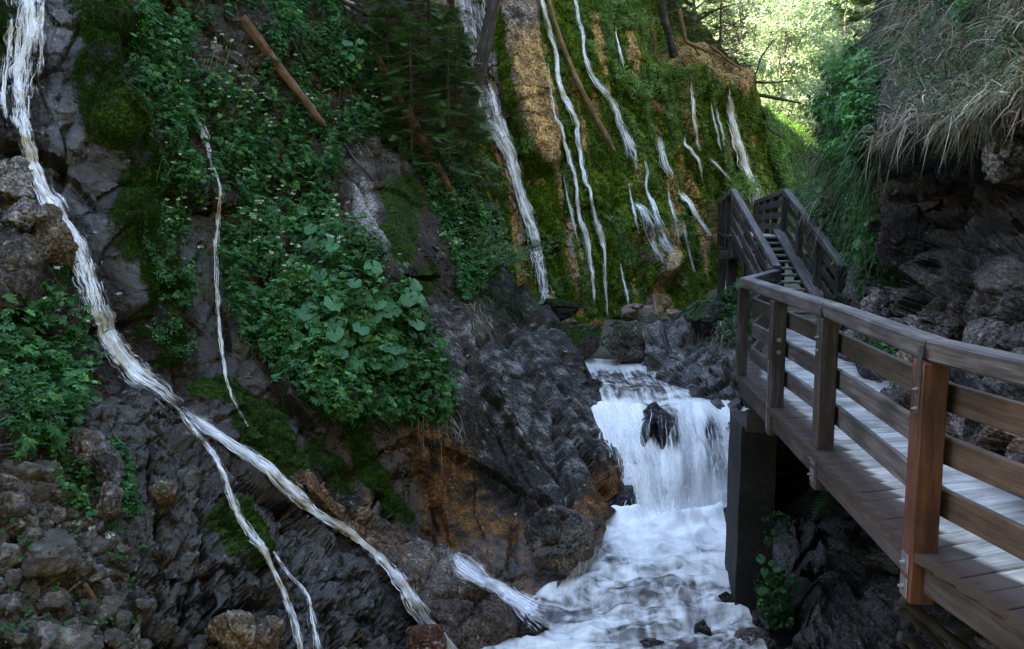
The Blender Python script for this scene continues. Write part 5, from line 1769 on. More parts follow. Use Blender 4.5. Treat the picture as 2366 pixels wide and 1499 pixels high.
# white umbels above the herbs
def umbels(sheet, zones, size):
    P = []
    stem = []
    for poly, n in zones:
        px, py = sample(poly, n, lambda a, b: clump(a, b, 60, 31, -0.2, 0.2))
        g, nrm = sheet.lookup(px, py)
        g0 = g + nrm * 0.05
        g = g + nrm * RNG.uniform(0.12, 0.34, len(px))[:, None] + UP * RNG.uniform(0.12, 0.32, len(px))[:, None]
        P.append(g); stem.append(g0)
    P, B = np.vstack(P), np.vstack(stem)
    heads = []
    m = 9
    C = np.repeat(P, m, 0)
    rad = np.repeat(RNG.uniform(size[0], size[1], len(P)), m)
    off = RNG.normal(size=(len(C), 3)) * np.array([1, 1, 0.3]) * rad[:, None] * 0.6
    nn = normalize(UP + 0.5 * RNG.normal(size=C.shape) + np.array([0.2, -0.6, 0]))
    fl = scatter_geo([tpl_leaves(4, 5, 0.9)], C + off, frames(nn), rad * 0.9, RNG.random(len(C)))
    # stems as slim triangles
    side = np.array([0.004, 0, 0])
    V = np.stack([B - side, B + side, P], 1).reshape(-1, 3)
    T = np.arange(len(V)).reshape(-1, 3)
    return fl, (V, T, np.full(len(V), 0.9))


fl, st = umbels(AB, [([(320,140),(560,150),(620,330),(480,330),(380,240)], 46), ([(640,130),(900,160),(880,330),(700,330)], 34), ([(540,560),(900,590),(880,660),(560,680)], 46),
                     ([(560,420),(800,470),(800,600),(560,560)], 30), ([(320,420),(440,430),(430,660),(350,640)], 22), ([(-10,660),(180,660),(220,800),(60,800)], 14), ([(1000,500),(1180,560),(1100,690),(1010,640)], 18), ([(200,1240),(260,1250),(250,1310)], 6)], (0.012, 0.026))
tag(geo_obj("wildflowers", [fl], M_FLOWER), "small white flower umbels dotted over the left slope herbs", "flowers", None, "stuff")
tag(geo_obj("flower_stems", [st], M_HERB), "thin green stems carrying the white umbels", "stems", None, "stuff")

# ---- large round leaves in the middle of the slope
def round_leaf(seed):
    r = random.Random(seed)
    n = 22
    V = [[0, 0.12, -0.06]]
    ring1, ring2 = [], []
    for i in range(n + 1):
        a = -math.pi / 2 + 0.22 + (2 * math.pi - 0.44) * i / n
        rad = 1.0 + 0.07 * math.cos(7 * a + seed) + r.uniform(-0.04, 0.04) + (0.08 if abs(i - n / 2) < 2 else 0)
        z = 0.07 * math.sin(5 * a + seed) + r.uniform(-0.02, 0.02) - 0.10
        for f, ring in ((0.55, ring1), (1.0, ring2)):
            ring.append(len(V))
            V.append([math.cos(a) * rad * f, math.sin(a) * rad * f + 0.12 * (1 - f), z * f * f + 0.05 * math.cos(9 * a) * f * (0.4 if f < 1 else 0)])
    T = []
    for i in range(n):
        T += [[0, ring1[i], ring1[i + 1]], [ring1[i], ring2[i], ring2[i + 1]], [ring1[i], ring2[i + 1], ring1[i + 1]]]
    k = len(V)
    V += [[-0.03, 0.1, -0.06], [0.03, 0.1, -0.06], [0.02, -0.5, -1.5], [-0.02, -0.5, -1.5]]
    T += [[k, k + 1, k + 2], [k, k + 2, k + 3]]
    return np.array(V), np.array(T)


LEAF_ME = []
k = NT("broad_leaf")
p = k.pos()
n1 = k.noise(p, 3.0, 4, 0.6)
oi = k.n("ShaderNodeObjectInfo").outputs["Random"]
col = k.mix(oi, (0.016, 0.090, 0.034), (0.038, 0.175, 0.062))
col = k.mix(k.ramp(n1, [(0.4, 0.0), (0.65, 0.5)]), col, (0.045, 0.18, 0.07))
wv = k.n("ShaderNodeTexWave", wave_type='RINGS')
pr = k.principled(col, 0.45, k.bump(n1, 0.5, 0.05), 0.4)
tr = k.n("ShaderNodeBsdfTranslucent")
tr.inputs[0].default_value = (0.05, 0.16, 0.04, 1)
mx = k.n("ShaderNodeMixShader")
mx.inputs[0].default_value = 0.2
k.l(pr, mx.inputs[1]); k.l(tr.outputs[0], mx.inputs[2])
M_BROAD = k.done(mx.outputs[0])
for i in range(5):
    v, t = round_leaf(i)
    me = mesh_np("leaf", v, tris=t, smooth=True)
    me.materials.append(M_BROAD)
    LEAF_ME.append(me)


def leaf_plant(name, sheet, spots, size, label, cat, hgt=(0.12, 0.34)):
    c, _ = sheet.lookup(np.array(spots[0][0], float), np.array(spots[0][1], float))
    e = tag(empty(name, c), label, cat)
    for i, (px, py) in enumerate(spots):
        g, n = sheet.lookup(np.array(float(px)), np.array(float(py)))
        s = RNG.uniform(*size)
        h = RNG.uniform(*hgt)
        pos = g + n * h * 0.9 + UP * h * 0.3
        nn = normalize(0.35 * n + 0.6 * UP + np.array([0.1, -0.5, 0]) + 0.25 * RNG.normal(size=3))
        y = normalize(np.array([RNG.normal() * 0.6, -0.5, -0.8]))
        y = normalize(y - (y @ nn) * nn)
        x = np.cross(y, nn)
        o = bpy.data.objects.new("leaf", LEAF_ME[i % 5])
        COL.objects.link(o)
        o.parent = e
        m = Matrix(((x[0], y[0], nn[0], 0), (x[1], y[1], nn[1], 0), (x[2], y[2], nn[2], 0), (0, 0, 0, 1)))
        o.matrix_local = Matrix.Translation(Vector(pos - c)) @ m @ Matrix.Scale(s, 4)
    return e


px, py = sample([(640,680),(800,640),(920,690),(960,790),(920,880),(860,900),(720,850),(600,780),(660,720)], 74)
px2, py2 = sample([(650,730),(760,690),(900,700),(930,830),(870,870),(700,820)], 40)
leaf_plant("butterbur", AB, list(zip(np.concatenate([px, px2]), np.concatenate([py, py2]))), (0.065, 0.125), "clump of large round green leaves in the middle of the left slope", "plant")
px, py = sample([(740,110),(830,80),(840,160),(760,180)], 9)
leaf_plant("butterbur", AB, list(zip(px, py)), (0.06, 0.10), "few round leaves high on the slope right of the upper log", "plant")
px, py = sample([(690,500),(800,540),(790,620),(700,590)], 12)
leaf_plant("butterbur", AB, list(zip(px, py)), (0.06, 0.11), "loose group of round leaves above the large leaf clump", "plant")
px, py = sample([(110,900),(210,920),(215,960),(130,960)], 9)
leaf_plant("butterbur", AB, list(zip(px, py)), (0.028, 0.045), "small round leaves under the lower left herbs beside the wet rock", "plant", (0.04, 0.12))
# ---- moss and plants of the far cliff
def fc_cover(px, py):
    g = 1.0 - stroke(px, py, [(1190,-60,36),(1205,120,38),(1225,240,40),(1245,330,34),(1262,380,20)], 1.1)
    for s in ([(1375,70,10),(1385,120,12),(1393,170,9)], [(1450,175,9),(1480,200,12),(1540,250,9)], [(1560,150,30),(1625,185,38),(1685,212,26)], [(1520,300,12),(1535,400,12),(1560,480,14)],
              [(1310,520,12),(1310,590,11),(1330,690,12)], [(1505,560,20),(1500,640,15),(1515,710,20)], [(1085,-40,34),(1110,90,34),(1140,200,25),(1165,300,22)], [(1150,330,20),(1180,430,14),(1200,600,20),(1210,680,16)]):
        g = g * (1 - 0.92 * stroke(px, py, s, 1.2))
    for s in ([(1253,0,6),(1285,120,6),(1332,277,7),(1352,417,7),(1388,543,7),(1405,735,7)], [(1110,230,14),(1180,360,22),(1216,490,14),(1262,700,18)], [(1355,143,6),(1427,260,9),(1470,370,8)], [(1684,200,8),(1698,300,12),(1750,450,16)], [(1308,340,5),(1338,497,6),(1370,640,6)]):
        g = g * (1 - 0.85 * stroke(px, py, s, 1.2))
    return np.clip(g * (1 - 0.8 * fc_streak(px, py)), 0, 1)


FC_BOX = [(1090,-30),(1640,-30),(1700,160),(1740,240),(1890,340),(1890,520),(1700,690),(1560,735),(1180,735)]
px, py = sample(FC_BOX, 52000, lambda a, b: fc_cover(a, b) * (0.25 + 0.75 * clump(a, b, 40, 41, -0.3, 0.1)))
P, N = FC.lookup(px, py)
dn = normalize(0.55 * N - UP * 0.9 + 0.3 * RNG.normal(size=P.shape))
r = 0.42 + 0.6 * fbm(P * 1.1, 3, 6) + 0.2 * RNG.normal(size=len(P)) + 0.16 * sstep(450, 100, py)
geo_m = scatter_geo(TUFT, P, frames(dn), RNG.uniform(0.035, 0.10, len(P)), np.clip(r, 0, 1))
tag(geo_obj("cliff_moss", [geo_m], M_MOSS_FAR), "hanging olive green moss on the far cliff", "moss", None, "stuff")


def streaks(px, py):
    a = fbm(np.stack([(px + 0.20 * (700 - py)) / 34, py / 260, px * 0], -1), 3, 51)
    return sstep(-0.05, 0.25, a) * fc_cover(px, py)


geos = [herbs(FC, [(1290,-20),(1520,-20),(1640,200),(1700,430),(1640,560),(1560,480),(1440,300),(1360,160)], 6500, (0.07, 0.15), 0.22, CLUS, streaks, facing=0.9, light=0.1),
        herbs(FC, FC_BOX, 4000, (0.06, 0.13), 0.16, CLUS, lambda a, b: streaks(a, b) * clump(a, b, 70, 47, 0.0, 0.2), facing=0.9),
        herbs(FC, [(1420,180),(1490,190),(1510,250),(1450,240)], 500, (0.10, 0.19), 0.4, CLUS, facing=0.8, light=0.2),
        herbs(FC, [(1480,150),(1560,180),(1560,240),(1500,210)], 450, (0.10, 0.18), 0.35, CLUS, facing=0.8, light=0.2),
        herbs(FC, [(1660,420),(1740,420),(1750,470),(1640,480)], 900, (0.10, 0.20), 0.5, CLUS, facing=0.8, light=0.15),
        herbs(FC, [(1745,250),(1830,290),(1890,350),(1892,470),(1800,480),(1770,380),(1730,290)], 5200, (0.12, 0.24), 0.6, CLUS, facing=0.8, light=0.12),
        herbs(FC, [(1300,-30),(1500,-30),(1560,60),(1420,80)], 1600, (0.10, 0.18), 0.3, CLUS, facing=0.8, light=0.1)]
tag(geo_obj("cliff_plants", geos, M_HERB_FAR), "green plants growing in streaks over the far cliff", "plants", None, "stuff")

# plants on the dark outcrop and beside the walkway corner
geos = [herbs(OB, [(1640,680),(1760,670),(1760,830),(1700,800),(1640,740)], 420, (0.06, 0.13), 0.25, CLUS + PALM), herbs(OB, [(1560,720),(1660,690),(1700,760),(1600,780)], 160, (0.05, 0.09), 0.1, CLUS)]
tag(geo_obj("bank_plants", geos, M_HERB), "green plants on the bank left of the walkway corner", "plants", None, "stuff")


# ---- grass: curved blades
def blades(P, D, L, w, droop, rnd, seg=5):
    """P roots, D first directions, L lengths; blades bend down under their weight"""
    n = len(P)
    t = np.linspace(0, 1, seg + 1)
    D = normalize(D)
    side = normalize(np.cross(D, UP + 0.3 * RNG.normal(size=D.shape)))
    bend = RNG.normal(size=(n, 3)) * 0.30
    C = P[:, None] + D[:, None] * (L[:, None] * t)[..., None] + (bend[:, None] * (L[:, None] * t ** 2)[..., None]) - UP * (droop[:, None] * L[:, None] * t ** 2)[..., None]
    wid = (w[:, None] * (1 - t ** 1.6))[..., None] * side[:, None] * 0.5
    A, B = C - wid, C + wid
    V = np.stack([A, B], 2).reshape(n, -1, 3)
    m = (seg + 1) * 2
    T = []
    for i in range(seg):
        a = i * 2
        T += [[a, a + 1, a + 3], [a, a + 3, a + 2]]
    T = np.array(T)[None] + (np.arange(n) * m)[:, None, None]
    return V.reshape(-1, 3), T.reshape(-1, 3), np.repeat(np.clip(rnd, 0, 1), m)


def grass(sheet, poly, n, length, width, droop, dens=None, out=1.0, up=0.2, light=0.0, lift=0.0, cl=0.06):
    """tufts: each sampled point carries several blades"""
    k = 7
    px, py = sample(poly, n // k, dens)
    P, N = sheet.lookup(px, py)
    P = np.repeat(P, k, 0) + RNG.normal(size=(len(P) * k, 3)) * cl * np.array([1, 1, 0.6])
    N = np.repeat(N, k, 0)
    lf = np.repeat(RNG.uniform(0.7, 1.15, len(px)), k)
    tl = np.repeat(RNG.normal(size=len(px)) * 0.15, k)
    D = N * out + UP * up + 0.75 * RNG.normal(size=P.shape) + np.repeat(0.45 * RNG.normal(size=(len(px), 3)), k, 0)
    m = len(P)
    lf = lf * np.clip(P[:, 1] / 8.0, 0.5, 2.0) if sheet is RW else lf
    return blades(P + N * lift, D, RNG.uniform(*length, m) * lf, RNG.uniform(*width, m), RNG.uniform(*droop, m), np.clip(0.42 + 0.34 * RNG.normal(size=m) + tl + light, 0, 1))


LIP = [(2045,340),(2045,290),(2080,180),(2150,60),(2260,-30),(2420,-30),(2420,230),(2366,230),(2290,240),(2220,260),(2160,300),(2100,310)]
HANG = [(2045,320),(2060,270),(2120,240),(2200,190),(2380,160),(2420,220),(2230,240),(2150,270),(2110,290),(2055,340)]
MOUND = [(2080,-20),(2160,-20),(2140,90),(2100,150),(2060,120)]
geos = [grass(RW, LIP, 2900, (0.14, 0.36), (0.008, 0.015), (0.2, 0.9), lambda a, b: 0.25 + 0.75 * clump(a, b, 55, 61, -0.25, 0.1)),
        grass(RW, HANG, 1500, (0.16, 0.36), (0.008, 0.015), (0.4, 1.1), None, 0.9, -0.2),
        grass(RW, MOUND, 900, (0.25, 0.5), (0.007, 0.012), (0.6, 1.2), None),
        grass(RW, [(1900,330),(1960,300),(1960,420),(1990,560),(1940,520),(1890,430)], 800, (0.25, 0.5), (0.008, 0.014), (0.6, 1.2), lambda a, b: clump(a, b, 45, 63, -0.1, 0.2), light=-0.15),
        grass(RW, [(1880,480),(1950,500),(1970,600),(1920,600)], 600, (0.2, 0.4), (0.008, 0.014), (0.6, 1.2), lambda a, b: clump(a, b, 45, 66, -0.1, 0.2), light=-0.1)]
tag(geo_obj("dry_grass", geos, M_DRY), "pale dry grass hanging over the dark overhang at upper right", "grass", None, "stuff")
geos = [grass(RW, LIP, 1700, (0.25, 0.5), (0.006, 0.011), (0.5, 1.2), lambda a, b: clump(a, b, 70, 64, 0.0, 0.25)),
        grass(RW, [(1890,150),(2060,40),(2060,420),(2040,620),(1930,600),(1890,450)], 2600, (0.25, 0.55), (0.008, 0.015), (0.8, 1.6), lambda a, b: 0.3 + 0.7 * clump(a, b, 50, 65)),
        grass(AB, [(600,-20),(800,0),(800,140),(650,120)], 900, (0.2, 0.45), (0.006, 0.010), (0.6, 1.2), lambda a, b: clump(a, b, 50, 67)),
        grass(AB, [(420,480),(540,560),(520,700),(440,640)], 400, (0.15, 0.35), (0.005, 0.008), (0.6, 1.2)),
        grass(AB, [(1080,640),(1240,690),(1240,740),(1090,700)], 700, (0.15, 0.35), (0.006, 0.010), (0.8, 1.6)),
        grass(OB, [(1580,700),(1760,680),(1760,800),(1640,790)], 600, (0.15, 0.4), (0.006, 0.012), (1.0, 1.8))]
tag(geo_obj("green_grass", geos, M_GRASS), "tufts of green grass on the rock walls", "grass", None, "stuff")
geos = [grass(AB, [(1030,690),(1120,690),(1140,760),(1060,730)], 260, (0.15, 0.4), (0.005, 0.009), (1.2, 2.0)), grass(AB, [(960,940),(1060,960),(1050,1000),(980,1000)], 240, (0.15, 0.35), (0.005, 0.008), (1.4, 2.0)),
        grass(OB, [(1600,740),(1720,740),(1720,840),(1640,820)], 350, (0.15, 0.4), (0.006, 0.012), (1.2, 2.0)), grass(AB, [(790,300),(900,320),(880,370),(800,370)], 120, (0.12, 0.3), (0.004, 0.007), (1.0, 1.8))]
tag(geo_obj("straw", geos, M_DRY), "dry straw hanging from the edges of the slab and outcrop", "grass", None, "stuff")

# plants of the right wall
class PierFace:
    def lookup(self, px, py):
        g = at(px, py, 8.52 + 0.0 * np.asarray(px, float))
        return g, np.zeros_like(g) + np.array([-0.1, -0.97, 0.2])


PIER = PierFace()
geos = [herbs(RW, [(1925,190),(2000,120),(2060,180),(2050,330),(2010,420),(1950,400),(1910,300)], 3800, (0.08, 0.17), 0.6, PALM + CLUS, lambda a, b: 0.25 + 0.75 * clump(a, b, 50, 71), facing=0.8, light=0.2),
        herbs(RW, [(1990,100),(2100,0),(2366,-20),(2366,80),(2120,160)], 900, (0.05, 0.11), 0.3, CLUS, lambda a, b: clump(a, b, 60, 72, 0.05, 0.25), facing=0.8),
        herbs(RW, [(1880,440),(1990,420),(2050,480),(2050,600),(1960,640),(1900,560)], 3200, (0.07, 0.15), 0.5, PALM + CLUS, lambda a, b: 0.3 + 0.7 * clump(a, b, 45, 73), facing=0.8, light=0.2),
        herbs(RW, [(1960,600),(2030,600),(2040,700),(1980,760),(1950,690)], 700, (0.05, 0.10), 0.2, PALM, lambda a, b: 0.2 + 0.8 * clump(a, b, 35, 74), facing=0.8),
        herbs(RW, [(2020,760),(2075,770),(2070,850),(2010,840)], 220, (0.05, 0.09), 0.2, PALM, None, facing=0.8), herbs(RW, [(1950,740),(1995,760),(1985,800),(1945,790)], 120, (0.05, 0.09), 0.15, PALM, None, facing=0.8),
        herbs(RW, [(2180,1000),(2300,1010),(2330,1120),(2200,1100)], 130, (0.02, 0.05), 0.06, CLUS, lambda a, b: clump(a, b, 30, 75)),
        herbs(PIER, [(1740,1330),(1840,1320),(1830,1450),(1750,1460)], 520, (0.02, 0.045), 0.12, CLUS + PALM, None, facing=0.9),
        herbs(PIER, [(1755,1190),(1830,1190),(1820,1260),(1770,1270)], 60, (0.03, 0.06), 0.12, CLUS, None, facing=0.9)]
tag(geo_obj("hanging_plants", geos, M_HERB), "dark green plants growing on the right rock wall", "plants", None, "stuff")
px, py = sample([(1745,1290),(1835,1290),(1830,1400),(1750,1390)], 16)
leaf_plant("broadleaf_plant", PIER, list(zip(px, py)), (0.030, 0.055), "small plant with heart-shaped leaves in the shade below the walkway", "plant", (0.05, 0.15))

# ferns in the dark below the walkway
def frond_geo(base, dirn, L, n=16):
    t = np.linspace(0.08, 1, n)
    dirn = normalize(np.array(dirn))
    side = normalize(np.cross(dirn, UP))
    V, T = [], []
    for i, tt in enumerate(t):
        c = base + dirn * L * tt - UP * L * 0.55 * tt ** 2
        l = L * 0.20 * math.sin(math.pi * min(1, tt * 0.85 + 0.18)) + 0.006
        for s in (-1, 1):
            k = len(V)
            V += [c - dirn * 0.008, c + dirn * 0.010, c + side * s * l + dirn * l * 0.35 - UP * l * 0.15]
            T.append([k, k + 1, k + 2])
    return np.array(V), np.array(T), np.full(len(V), RNG.uniform(0.2, 0.7))


fb = RW.lookup(np.array(1905.0), np.array(1110.0))[0] + np.array([0, -0.25, 0])
fern = tag(empty("fern", fb), "fern with drooping fronds hanging in the shade under the walkway", "fern")
for i in range(11):
    a = RNG.uniform(-0.3, 1.3)
    d_ = np.array([-math.sin(a) * 0.9, -0.5, RNG.uniform(-0.5, 0.5)])
    v, t, r = frond_geo(np.zeros(3) + RNG.normal(size=3) * 0.05, d_, RNG.uniform(0.38, 0.62))
    o = link("frond", mesh_np("frond", v, tris=t, attrs=dict(rnd=r), smooth=False), fern, M_HERB)

# two grass tussocks on the scree
for (px, py, lab) in ((262, 1225, "long-bladed grass tussock among the stones beside the wet rock"), (238, 1375, "lower grass tussock near the bottom of the scree")):
    g, nrm = AB.lookup(np.array(float(px)), np.array(float(py)))
    n = 90 if py < 1300 else 60
    P = np.repeat((g * 0)[None], n, 0) + RNG.normal(size=(n, 3)) * 0.02
    D = nrm * 0.5 + UP * 0.9 + 0.45 * RNG.normal(size=(n, 3))
    geo = blades(P, D, RNG.uniform(0.12, 0.30, n), RNG.uniform(0.003, 0.006, n), RNG.uniform(0.4, 1.3, n), 0.5 + 0.3 * RNG.normal(size=n))
    o = geo_obj("grass_tussock", [geo], M_GRASS)
    o.location = g
    tag(o, lab, "grass tuft")
# ------------------------------------------------------------------ trees, logs and dead wood
def bark_material(name, a, b, c, scale=1.0):
    k = NT(name)
    lc = k.attr("lc").outputs["Vector"]
    n1 = k.noise(k.pos((2.5 * scale, 12 * scale, 12 * scale), lc), 1.5, 5, 0.65, 0.4)
    n2 = k.noise(k.pos((3, 3, 3), lc), 1.3, 3, 0.6)
    col = k.ramp(k.math('ADD', k.math('MULTIPLY', n1, 0.7), k.math('MULTIPLY', n2, 0.3)), [(0.34, a), (0.5, b), (0.66, c)])
    return k.done(k.principled(col, 0.85, k.bump(n1, 0.8, 0.03)))


M_BARK = bark_material("dark_bark", (0.006, 0.005, 0.005), (0.022, 0.018, 0.016), (0.085, 0.075, 0.068))
M_BARKG = bark_material("pale_bark", (0.07, 0.060, 0.055), (0.16, 0.14, 0.13), (0.30, 0.27, 0.25))
M_LOG = bark_material("stripped_log", (0.030, 0.014, 0.009), (0.10, 0.050, 0.028), (0.24, 0.15, 0.09), 0.6)
M_ROOT = bark_material("brown_root", (0.05, 0.026, 0.010), (0.15, 0.085, 0.035), (0.30, 0.19, 0.09))
M_DRIFT = bark_material("grey_driftwood", (0.006, 0.0055, 0.006), (0.022, 0.020, 0.022), (0.075, 0.072, 0.076))


def tube_geo(pts, radii, sides=9, n=None, rough=0.06, seed=0):
    pts = np.asarray(pts, float)
    n = n or max(6, 5 * len(pts))
    C = catmull(np.column_stack([pts, radii]), n) if len(pts) > 2 else np.column_stack([pts[0] + (pts[1] - pts[0]) * np.linspace(0, 1, n)[:, None], np.interp(np.linspace(0, 1, n), [0, 1], radii)])
    P, R = C[:, :3], np.maximum(C[:, 3], 0.001)
    T = normalize(np.gradient(P, axis=0))
    ref = np.where(np.abs(T[:, 2:3]) > 0.9, np.array([[1.0, 0, 0]]), UP[None])
    A = normalize(np.cross(T, ref))
    B = np.cross(A, T)
    a = np.linspace(0, 2 * math.pi, sides, endpoint=False)
    ring = A[:, None] * np.cos(a)[None, :, None] + B[:, None] * np.sin(a)[None, :, None]
    s = np.concatenate([[0], np.cumsum(np.linalg.norm(np.diff(P, axis=0), axis=1))])
    nz = 1 + rough * 2.5 * fbm(np.stack([np.repeat(s[:, None] * 2.2, sides, 1), np.repeat(np.cos(a)[None], n, 0) + seed, np.repeat(np.sin(a)[None], n, 0)], -1), 3, seed)
    V = P[:, None] + ring * (R[:, None] * nz)[..., None]
    lc = np.stack([np.repeat(s[:, None], sides, 1) + seed * 3.1, np.cos(a)[None] * R[:, None], np.sin(a)[None] * R[:, None]], -1)
    idx = np.arange(n * sides).reshape(n, sides)
    q = np.stack([idx[:-1], np.roll(idx, -1, 1)[:-1], np.roll(idx, -1, 1)[1:], idx[1:]], -1).reshape(-1, 4)
    V = np.vstack([V.reshape(-1, 3), P[0], P[-1]])
    lc = np.vstack([lc.reshape(-1, 3), lc[0].mean(0), lc[-1].mean(0)])
    k = n * sides
    tr = [[k, idx[0, (j + 1) % sides], idx[0, j]] for j in range(sides)] + [[k + 1, idx[-1, j], idx[-1, (j + 1) % sides]] for j in range(sides)]
    return V, np.array(tr), q, lc


def tube(name, pts, radii, mat, parent=None, origin=None, **kw):
    V, tr, q, lc = tube_geo(pts, radii, **kw)
    o0 = np.zeros(3) if origin is None else np.asarray(origin)
    o = link(name, mesh_np(name, V - o0, tris=tr, quads=q, attrs=dict(lc=lc)), parent, mat)
    if origin is not None and parent is None:
        o.location = o0
    return o


def on(sheet, px, py, lift=0.0):
    g, n = sheet.lookup(np.array(float(px)), np.array(float(py)))
    return g + n * lift


def pole(name, sheet, pts, mat, label, cat, lift=0.1, straight=False, **kw):
    """a length of wood laid over the rock: pts (x, y, diameter in photo pixels, extra lift)"""
    S0 = np.array([on(sheet, p[0], p[1], lift + (p[3] if len(p) > 3 else 0)) for p in pts])
    u_ = np.linspace(0, 1, len(pts))
    S0[:, 1] = (DM_F if sheet is FC else DM_L)(np.array([float(p[0]) for p in pts]), np.array([float(p[1]) for p in pts])) - lift
    dd = np.minimum(S0[0, 1] + (S0[-1, 1] - S0[0, 1]) * u_, S0[:, 1] + lift * 0.8)
    for _ in range(4):
        dd[1:-1] = np.minimum(dd[1:-1], 0.5 * (dd[:-2] + dd[2:]))
    if straight:
        dd = np.linspace(S0[0, 1], S0[-1, 1], len(pts))
        dd = dd - max(0.0, (dd - S0[:, 1]).max() * 0.7)
    P = at([p[0] for p in pts], [p[1] for p in pts], dd)
    R = [p[2] * 0.5 * np.linalg.norm(q - EYE) / F_PX for p, q in zip(pts, P)]
    o = tube(name, P, R, mat, None, P[0], **kw)
    return tag(o, label, cat) if label else o


log = pole("fallen_log", AB, [(558,40,20),(604,102,22),(650,163,20),(697,224,19),(746,288,16)], M_LOG, "stripped reddish brown log leaning on the herbs of the upper slope", "log", 0.14, True, sides=14, n=60, rough=0.10, seed=2)
pole("fallen_log", AB, [(858,118,14),(878,150,22),(897,190,26),(925,245,28),(960,300,30),(1000,380,34),(1045,455,26)], M_LOG, "broken mossy log with a splintered top among the dark spruces", "log", 0.2, sides=10, n=40, rough=0.12, seed=3)
pole("leaning_pole", FC, [(1262,-20,9),(1285,60,10),(1310,130,11),(1340,200,12),(1368,255,12),(1392,300,13),(1402,318,14),(1422,352,5)], M_ROOT, "long thin bare pole leaning down the mossy cliff", "pole", 0.45, sides=8, n=40, seed=4)
pole("fallen_branch", AB, [(770,-10,9),(810,12,9),(850,36,7)], M_BARK, "dark broken branch at the top beside the small white fall", "branch", 0.3, seed=5)
pole("fallen_branch", AB, [(795,330,5,0.1),(825,375,5),(845,395,5),(864,420,4)], M_DRIFT, "thin pale dead branch lying on the grey slab top", "branch", 0.06, seed=6)
pole("fallen_branch", AB, [(800,150,4,0.2),(830,175,5,0.2),(850,186,5,0.2),(885,178,5,0.1)], M_DRIFT, "curved pale twig left of the broken log", "branch", 0.2, seed=7)
pole("fallen_branch", AB, [(197,1350,8),(210,1372,10),(222,1392,8)], M_LOG, "short orange brown stick among the scree stones", "stick", 0.05, seed=8)
cascade_far("waterfall", AB, [[(795,-40,24,0.8),(800,0,26,0.8),(815,14,26,0.7)]], "glimpse of white water behind the broken branch at the top", lift=0.1)


def trunk_tree(name, pts, radii, mat, label, cat="tree"):
    e = tag(empty(name, pts[0]), label, cat)
    tube("trunk", np.array(pts), radii, mat, e, pts[0], sides=12, n=36, rough=0.05, seed=len(label))
    return e


b0 = at(1086, 255, 18.3)
lean = trunk_tree("leaning_tree", [b0, at(1100, 190, 18.0), at(1118, 120, 18.0), at(1132, 50, 18.1), at(1143, -10, 18.2), at(1165, -260, 18.8), at(1180, -700, 20)],
                  [0.15, 0.155, 0.145, 0.14, 0.135, 0.11, 0.05], M_BARK, "dark leaning tree trunk crossing the white waterfall veil at top")
b1 = on(AB, 1000, 60, -0.3)
pale_tree = trunk_tree("pale_tree", [b1, at(1005, 20, 18.3), at(1008, -60, 18.4), at(1012, -400, 19), at(1015, -900, 21)], [0.24, 0.23, 0.22, 0.17, 0.06], M_BARKG, "pale grey tree trunk cut off by the top edge above the spruces")


def spruce_crown(H, r0, levels, seed, per=6, dens=1.0, droop=0.35, start=0.06, spray=0.30):
    """needle sprays of a conifer standing at the origin; returns needle geometry and the branch wood"""
    rg = np.random.default_rng(seed)
    P, D, S, R = [], [], [], []
    BV = []
    for i in range(levels):
        t = start + (1 - start) * (i + 0.3) / levels
        z = H * t
        Rb = r0 * (1 - t) ** 0.85 + 0.06
        for k_ in range(per):
            a = rg.uniform(0, 6.283)
            L = Rb * rg.uniform(0.65, 1.15)
            d = np.array([math.cos(a), math.sin(a), 0])
            tip = np.array([0, 0, z]) + d * L - UP * droop * L * rg.uniform(0.5, 1.2)
            BV.append((np.array([0, 0, z]), tip))
            m = max(3, int(L / spray * 3.2 * dens))
            for j in range(m):
                u = 0.2 + 0.8 * (j + rg.random()) / m
                c = np.array([0, 0, z]) + d * L * u - UP * droop * L * u ** 1.5
                yaw = rg.choice([-1, 1]) * rg.uniform(0.2, 1.0) * (1.0 if u < 0.9 else 0.3)
                dd = np.array([math.cos(a + yaw), math.sin(a + yaw), -droop * rg.uniform(0.5, 1.3)])
                P.append(c); D.append(dd); S.append(spray * rg.uniform(0.7, 1.25)); R.append(0.15 + 0.6 * u * rg.uniform(0.5, 1.2) + 0.1 * rg.normal())
    P, D = np.array(P), normalize(np.array(D))
    nn = normalize(UP + 0.25 * rg.normal(size=P.shape))
    return scatter_geo(SPRAY, P, frames(nn, y=D), np.array(S), np.clip(np.array(R), 0, 1)), BV


def wood_lines(BV, r=0.012, shade=0.5):
    A, B = np.array([b[0] for b in BV]), np.array([b[1] for b in BV])
    d = normalize(B - A)
    s1 = normalize(np.cross(d, UP + 0.01)) * r
    s2 = np.cross(d, s1)
    V = np.stack([A + s1, A - 0.5 * s1 + 0.87 * s2, A - 0.5 * s1 - 0.87 * s2, B], 1).reshape(-1, 3)
    k = (np.arange(len(A)) * 4)[:, None, None]
    T = (np.array([[0, 1, 3], [1, 2, 3], [2, 0, 3]])[None] + k).reshape(-1, 3)
    return V, T, np.full(len(V), shade)


_spr = {}


